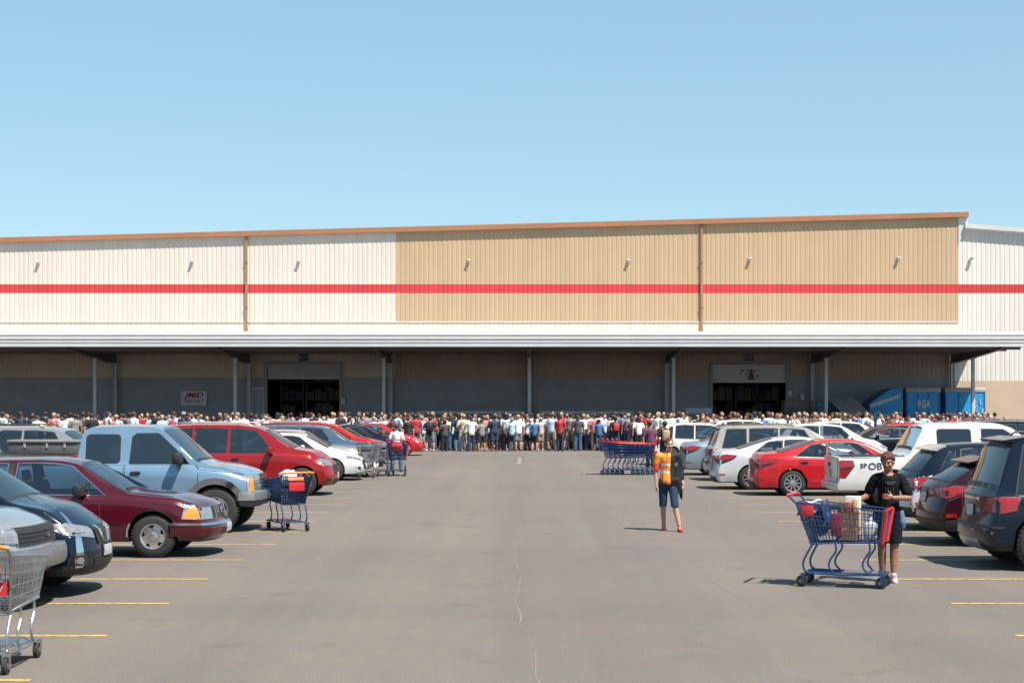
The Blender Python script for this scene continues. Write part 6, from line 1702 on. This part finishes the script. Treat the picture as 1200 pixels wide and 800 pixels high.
def bag_mesh():
    bm = bmesh.new(); add_box(bm, (0, .19, 1.20), (.28, .15, .40), bevel=.06)
    for x in (-.1, .1): add_tube(bm, [(x, .16, 1.40), (x, .06, 1.47), (x, -.12, 1.40), (x, -.155, 1.15), (x, .1, 1.03)], .018, 6)
    me = bpy.data.meshes.new('backpack'); bmesh.ops.recalc_face_normals(bm, faces=bm.faces[:]); bm.to_mesh(me); bm.free(); me.materials.append(BLACK); me.shade_smooth(); return me
BAG = bag_mesh()
_rp = {}
def person(X, Y, face, pose, top, bottom, hair, label, group, skin=0, scale=1.0, bag=None, longh=False, parts=True, girth=1.0):
    P = POSES[pose]
    t = thing('person', label, 'person', (X, Y, 0), R(face), group); t.scale = (scale * girth * random.uniform(.92, 1.10), scale * (girth * .5 + .5), scale)
    b = link(bpy.data.objects.new('body', P['body']), t); setmat(b, 0, SKINS[skin]); setmat(b, 1, random.choice(SHOEM))
    o = link(bpy.data.objects.new('top', P['top']), t); setmat(o, 0, SHIRT[top])
    sh = 'shorts' in bottom
    o = link(bpy.data.objects.new('shorts' if sh else 'trousers', P['shorts' if sh else 'trousers']), t); setmat(o, 0, PANTS[bottom])
    o = link(bpy.data.objects.new('hair', P['long_hair' if longh else 'hair']), t); setmat(o, 0, HAIR[hair])
    return t
def backpack(t, colour, desc):
    o = bpy.data.objects.new('backpack', BAG); link(o); o.location = t.location; o.rotation_euler = t.rotation_euler; o.scale = t.scale; setmat(o, 0, BAGM[colour])
    tag(o, colour + ' backpack worn by the ' + desc, 'backpack')
CR = random.Random(21)
# front row, left to right: photo x, top, bottom, hair, long hair, bag, pose
ROW = [(485, 'red', 'dark jeans', 'dark brown', 0, None, 'down'), (495, 'pale blue', 'light trousers', 'grey', 0, None, 'sway'), (508, 'black', 'grey shorts', 'black', 0, 'black', 'wide'),
       (519, 'dark grey', 'black trousers', 'dark brown', 0, None, 'fold'), (528, 'white', 'blue jeans', 'brown', 1, None, 'sway'), (537, 'navy', 'blue jeans', 'black', 1, None, 'step'), (546, 'cream', 'light trousers', 'blond', 0, None, 'wide'),
       (555, 'white', 'dark jeans', 'dark brown', 0, None, 'up'), (568, 'grey', 'black shorts', 'brown', 0, None, 'wide'), (578, 'navy', 'navy shorts', 'black', 0, None, 'fold'), (586, 'pale blue', 'blue jeans', 'dark brown', 0, None, 'sway'),
       (595, 'white', 'maroon trousers', 'black', 1, None, 'down'), (601, 'pale blue', 'dark jeans', 'grey', 0, None, 'step'), (609, 'white', 'grey shorts', 'blond', 0, None, 'down'), (616, 'pale blue', 'navy shorts', 'black', 0, None, 'wide'), (626, 'blue', 'black shorts', 'brown', 0, None, 'step'), (632, 'cream', 'khaki shorts', 'grey', 0, None, 'down'),
       (648, 'pale blue', 'khaki shorts', 'dark brown', 0, None, 'wide'), (657, 'red', 'dark jeans', 'black', 0, None, 'fold'), (665, 'grey', 'khaki shorts', 'black', 0, None, 'wide'), (674, 'dark grey', 'blue jeans', 'brown', 1, None, 'down'), (686, 'white', 'blue jeans', 'blond', 0, None, 'wide'),
       (697, 'pink', 'brown trousers', 'dark brown', 0, None, 'down'), (706, 'blue', 'blue jeans', 'black', 0, None, 'sway'), (715, 'cream', 'navy shorts', 'dark brown', 0, None, 'down'), (724, 'black', 'dark jeans', 'black', 0, 'red', 'wide'), (733, 'grey', 'blue jeans', 'grey', 0, None, 'step'), (741, 'plum', 'navy shorts', 'brown', 0, None, 'wide'), (750, 'white', 'black trousers', 'black', 1, None, 'down')]
for px, tp, bt, hr, lh, bg, ps in ROW:
    Y = 81.9 + CR.uniform(-.5, 1.2); px += CR.uniform(-4, 4)
    lab = f"person in {tp} top and {bt} with {'long ' if lh else ''}{hr} hair in crowd front row"
    t = person(wx(px, Y), Y, 180 + CR.uniform(-35, 35), ps, tp, bt, hr, lab, 'front row of the crowd', CR.choice((0, 0, 1, 2, 3, 4)), CR.uniform(.90, 1.10), bg, lh, True, 1.2)
    if bg: backpack(t, bg, f'person in {tp} top, front row')
# single people near the vehicles
t = person(wx(465, 57.2), 57.2, 165, 'wide', 'white', 'blue jeans', 'dark brown', 'person in white top and jeans seen from behind the blue cart on the left', None, 1, .96)
t = person(wx(779, 60.5), 60.5, 190, 'down', 'black', 'black trousers', 'black', 'person in black clothes behind the worker, beside the white crossover', None, 2, 1.0); backpack(t, 'tan', 'person in black beside white crossover')
person(wx(763, 60.9), 61.2, 200, 'sway', 'plum', 'dark jeans', 'black', 'person in plum top between the nested carts and the white crossover', None, 1, 1.0)
def zone(n, pxs, rows, lab, grp, facing=(180, 40)):
    per = -(-n // len(rows)); done = 0
    for ri, Y0 in enumerate(rows):
        for k in range(per):
            if done >= n: return
            px = pxs[0] + (pxs[1] - pxs[0]) * (k + .5 * (ri % 2) + CR.uniform(-.3, .9)) / per; Y = Y0 + CR.uniform(-.9, .9); done += 1
            hr = CR.choices(('black', 'dark brown', 'brown', 'blond', 'grey'), (4, 4, 3, 1.5, 1))[0]
            tp = CR.choice(('white', 'white', 'pale blue', 'cream', 'grey', 'red', 'navy', 'blue', 'black', 'pale blue', 'white', 'pink', 'white', 'black', 'brown'))
            f = CR.gauss(*facing) if CR.random() < .72 else CR.uniform(-60, 60)
            person(wx(px, Y), Y, f, CR.choice(('down', 'fold', 'sway', 'wide', 'up' if CR.random() < .3 else 'down')), tp, CR.choice(('dark jeans', 'black trousers', 'black shorts', 'navy shorts', 'blue jeans')), hr, lab.format(top=tp, hair=hr), grp + f' in {tp} tops with {hr} hair', CR.choice((0, 0, 1, 2, 3, 3, 4)), CR.uniform(.95, 1.14), None, CR.random() < .25, True, 1.1)
zone(64, (484, 772), (83.9, 85.4), 'person in {top} top with {hair} hair packed in behind the front row', 'people behind the front row')
zone(100, (-10, 486), (80.5, 83.5), 'person in {top} top with {hair} hair in the crowd beyond left vehicles', 'people beyond the left vehicles')
zone(96, (770, 1160), (80.5, 83.5), 'person in {top} top with {hair} hair in the crowd beyond right vehicles', 'people beyond the right vehicles', facing=(20, 70))
# the rest of the crowd, farther back under and before the canopy, as one mass
def mass():
    mats = [SKINS[0], SKINS[1], SKINS[3]] + [HAIR[k] for k in ('black', 'dark brown', 'brown', 'blond')] + [SHIRT[k] for k in ('white', 'pale blue', 'grey', 'navy', 'black', 'cream', 'red', 'dark grey')] + [PANTS['dark jeans']]
    V, Fc, MI = [], [], []
    cache = {}
    for p in ('down', 'fold', 'sway'):
        for nm in ('body', 'top', 'trousers', 'hair'):
            b2 = bmesh.new(); b2.from_mesh(POSES[p][nm]); b2.faces.ensure_lookup_table()
            cache[p, nm] = ([v.co.copy() for v in b2.verts], [[v.index for v in f.verts] for f in b2.faces]); b2.free()
    for Y0 in (86.4, 90.0):
        px = -14
        while px < 1165:
            px += CR.choice((5, 7, 8, 9, 11, 14, 22)); Y = Y0 + CR.uniform(-.6, .6)
            p = CR.choice(('down', 'fold', 'sway')); s_ = CR.uniform(.92, 1.12)
            M = Matrix.Translation((wx(px, Y), Y, 0)) @ Matrix.Rotation(R(CR.gauss(180, 45) if CR.random() < .6 else CR.uniform(-60, 60)), 4, 'Z') @ Matrix.Scale(s_, 4)
            ms = dict(body=CR.randrange(3), hair=CR.choice((3, 3, 4, 4, 5, 6)), top=CR.randrange(7, 15), trousers=15)
            for nm in ms:
                vs, fs = cache[p, nm]; o_ = len(V); V.extend(M @ v for v in vs); Fc.extend([i + o_ for i in f] for f in fs); MI.extend([ms[nm]] * len(fs))
    me = bpy.data.meshes.new('crowd'); me.from_pydata(V, [], Fc)
    for m in mats: me.materials.append(m)
    me.polygons.foreach_set('material_index', MI); me.shade_smooth()
    o = link(bpy.data.objects.new('crowd', me)); tag(o, 'dense crowd of people packed before the shaded warehouse wall', 'crowd', None, 'stuff')
mass()
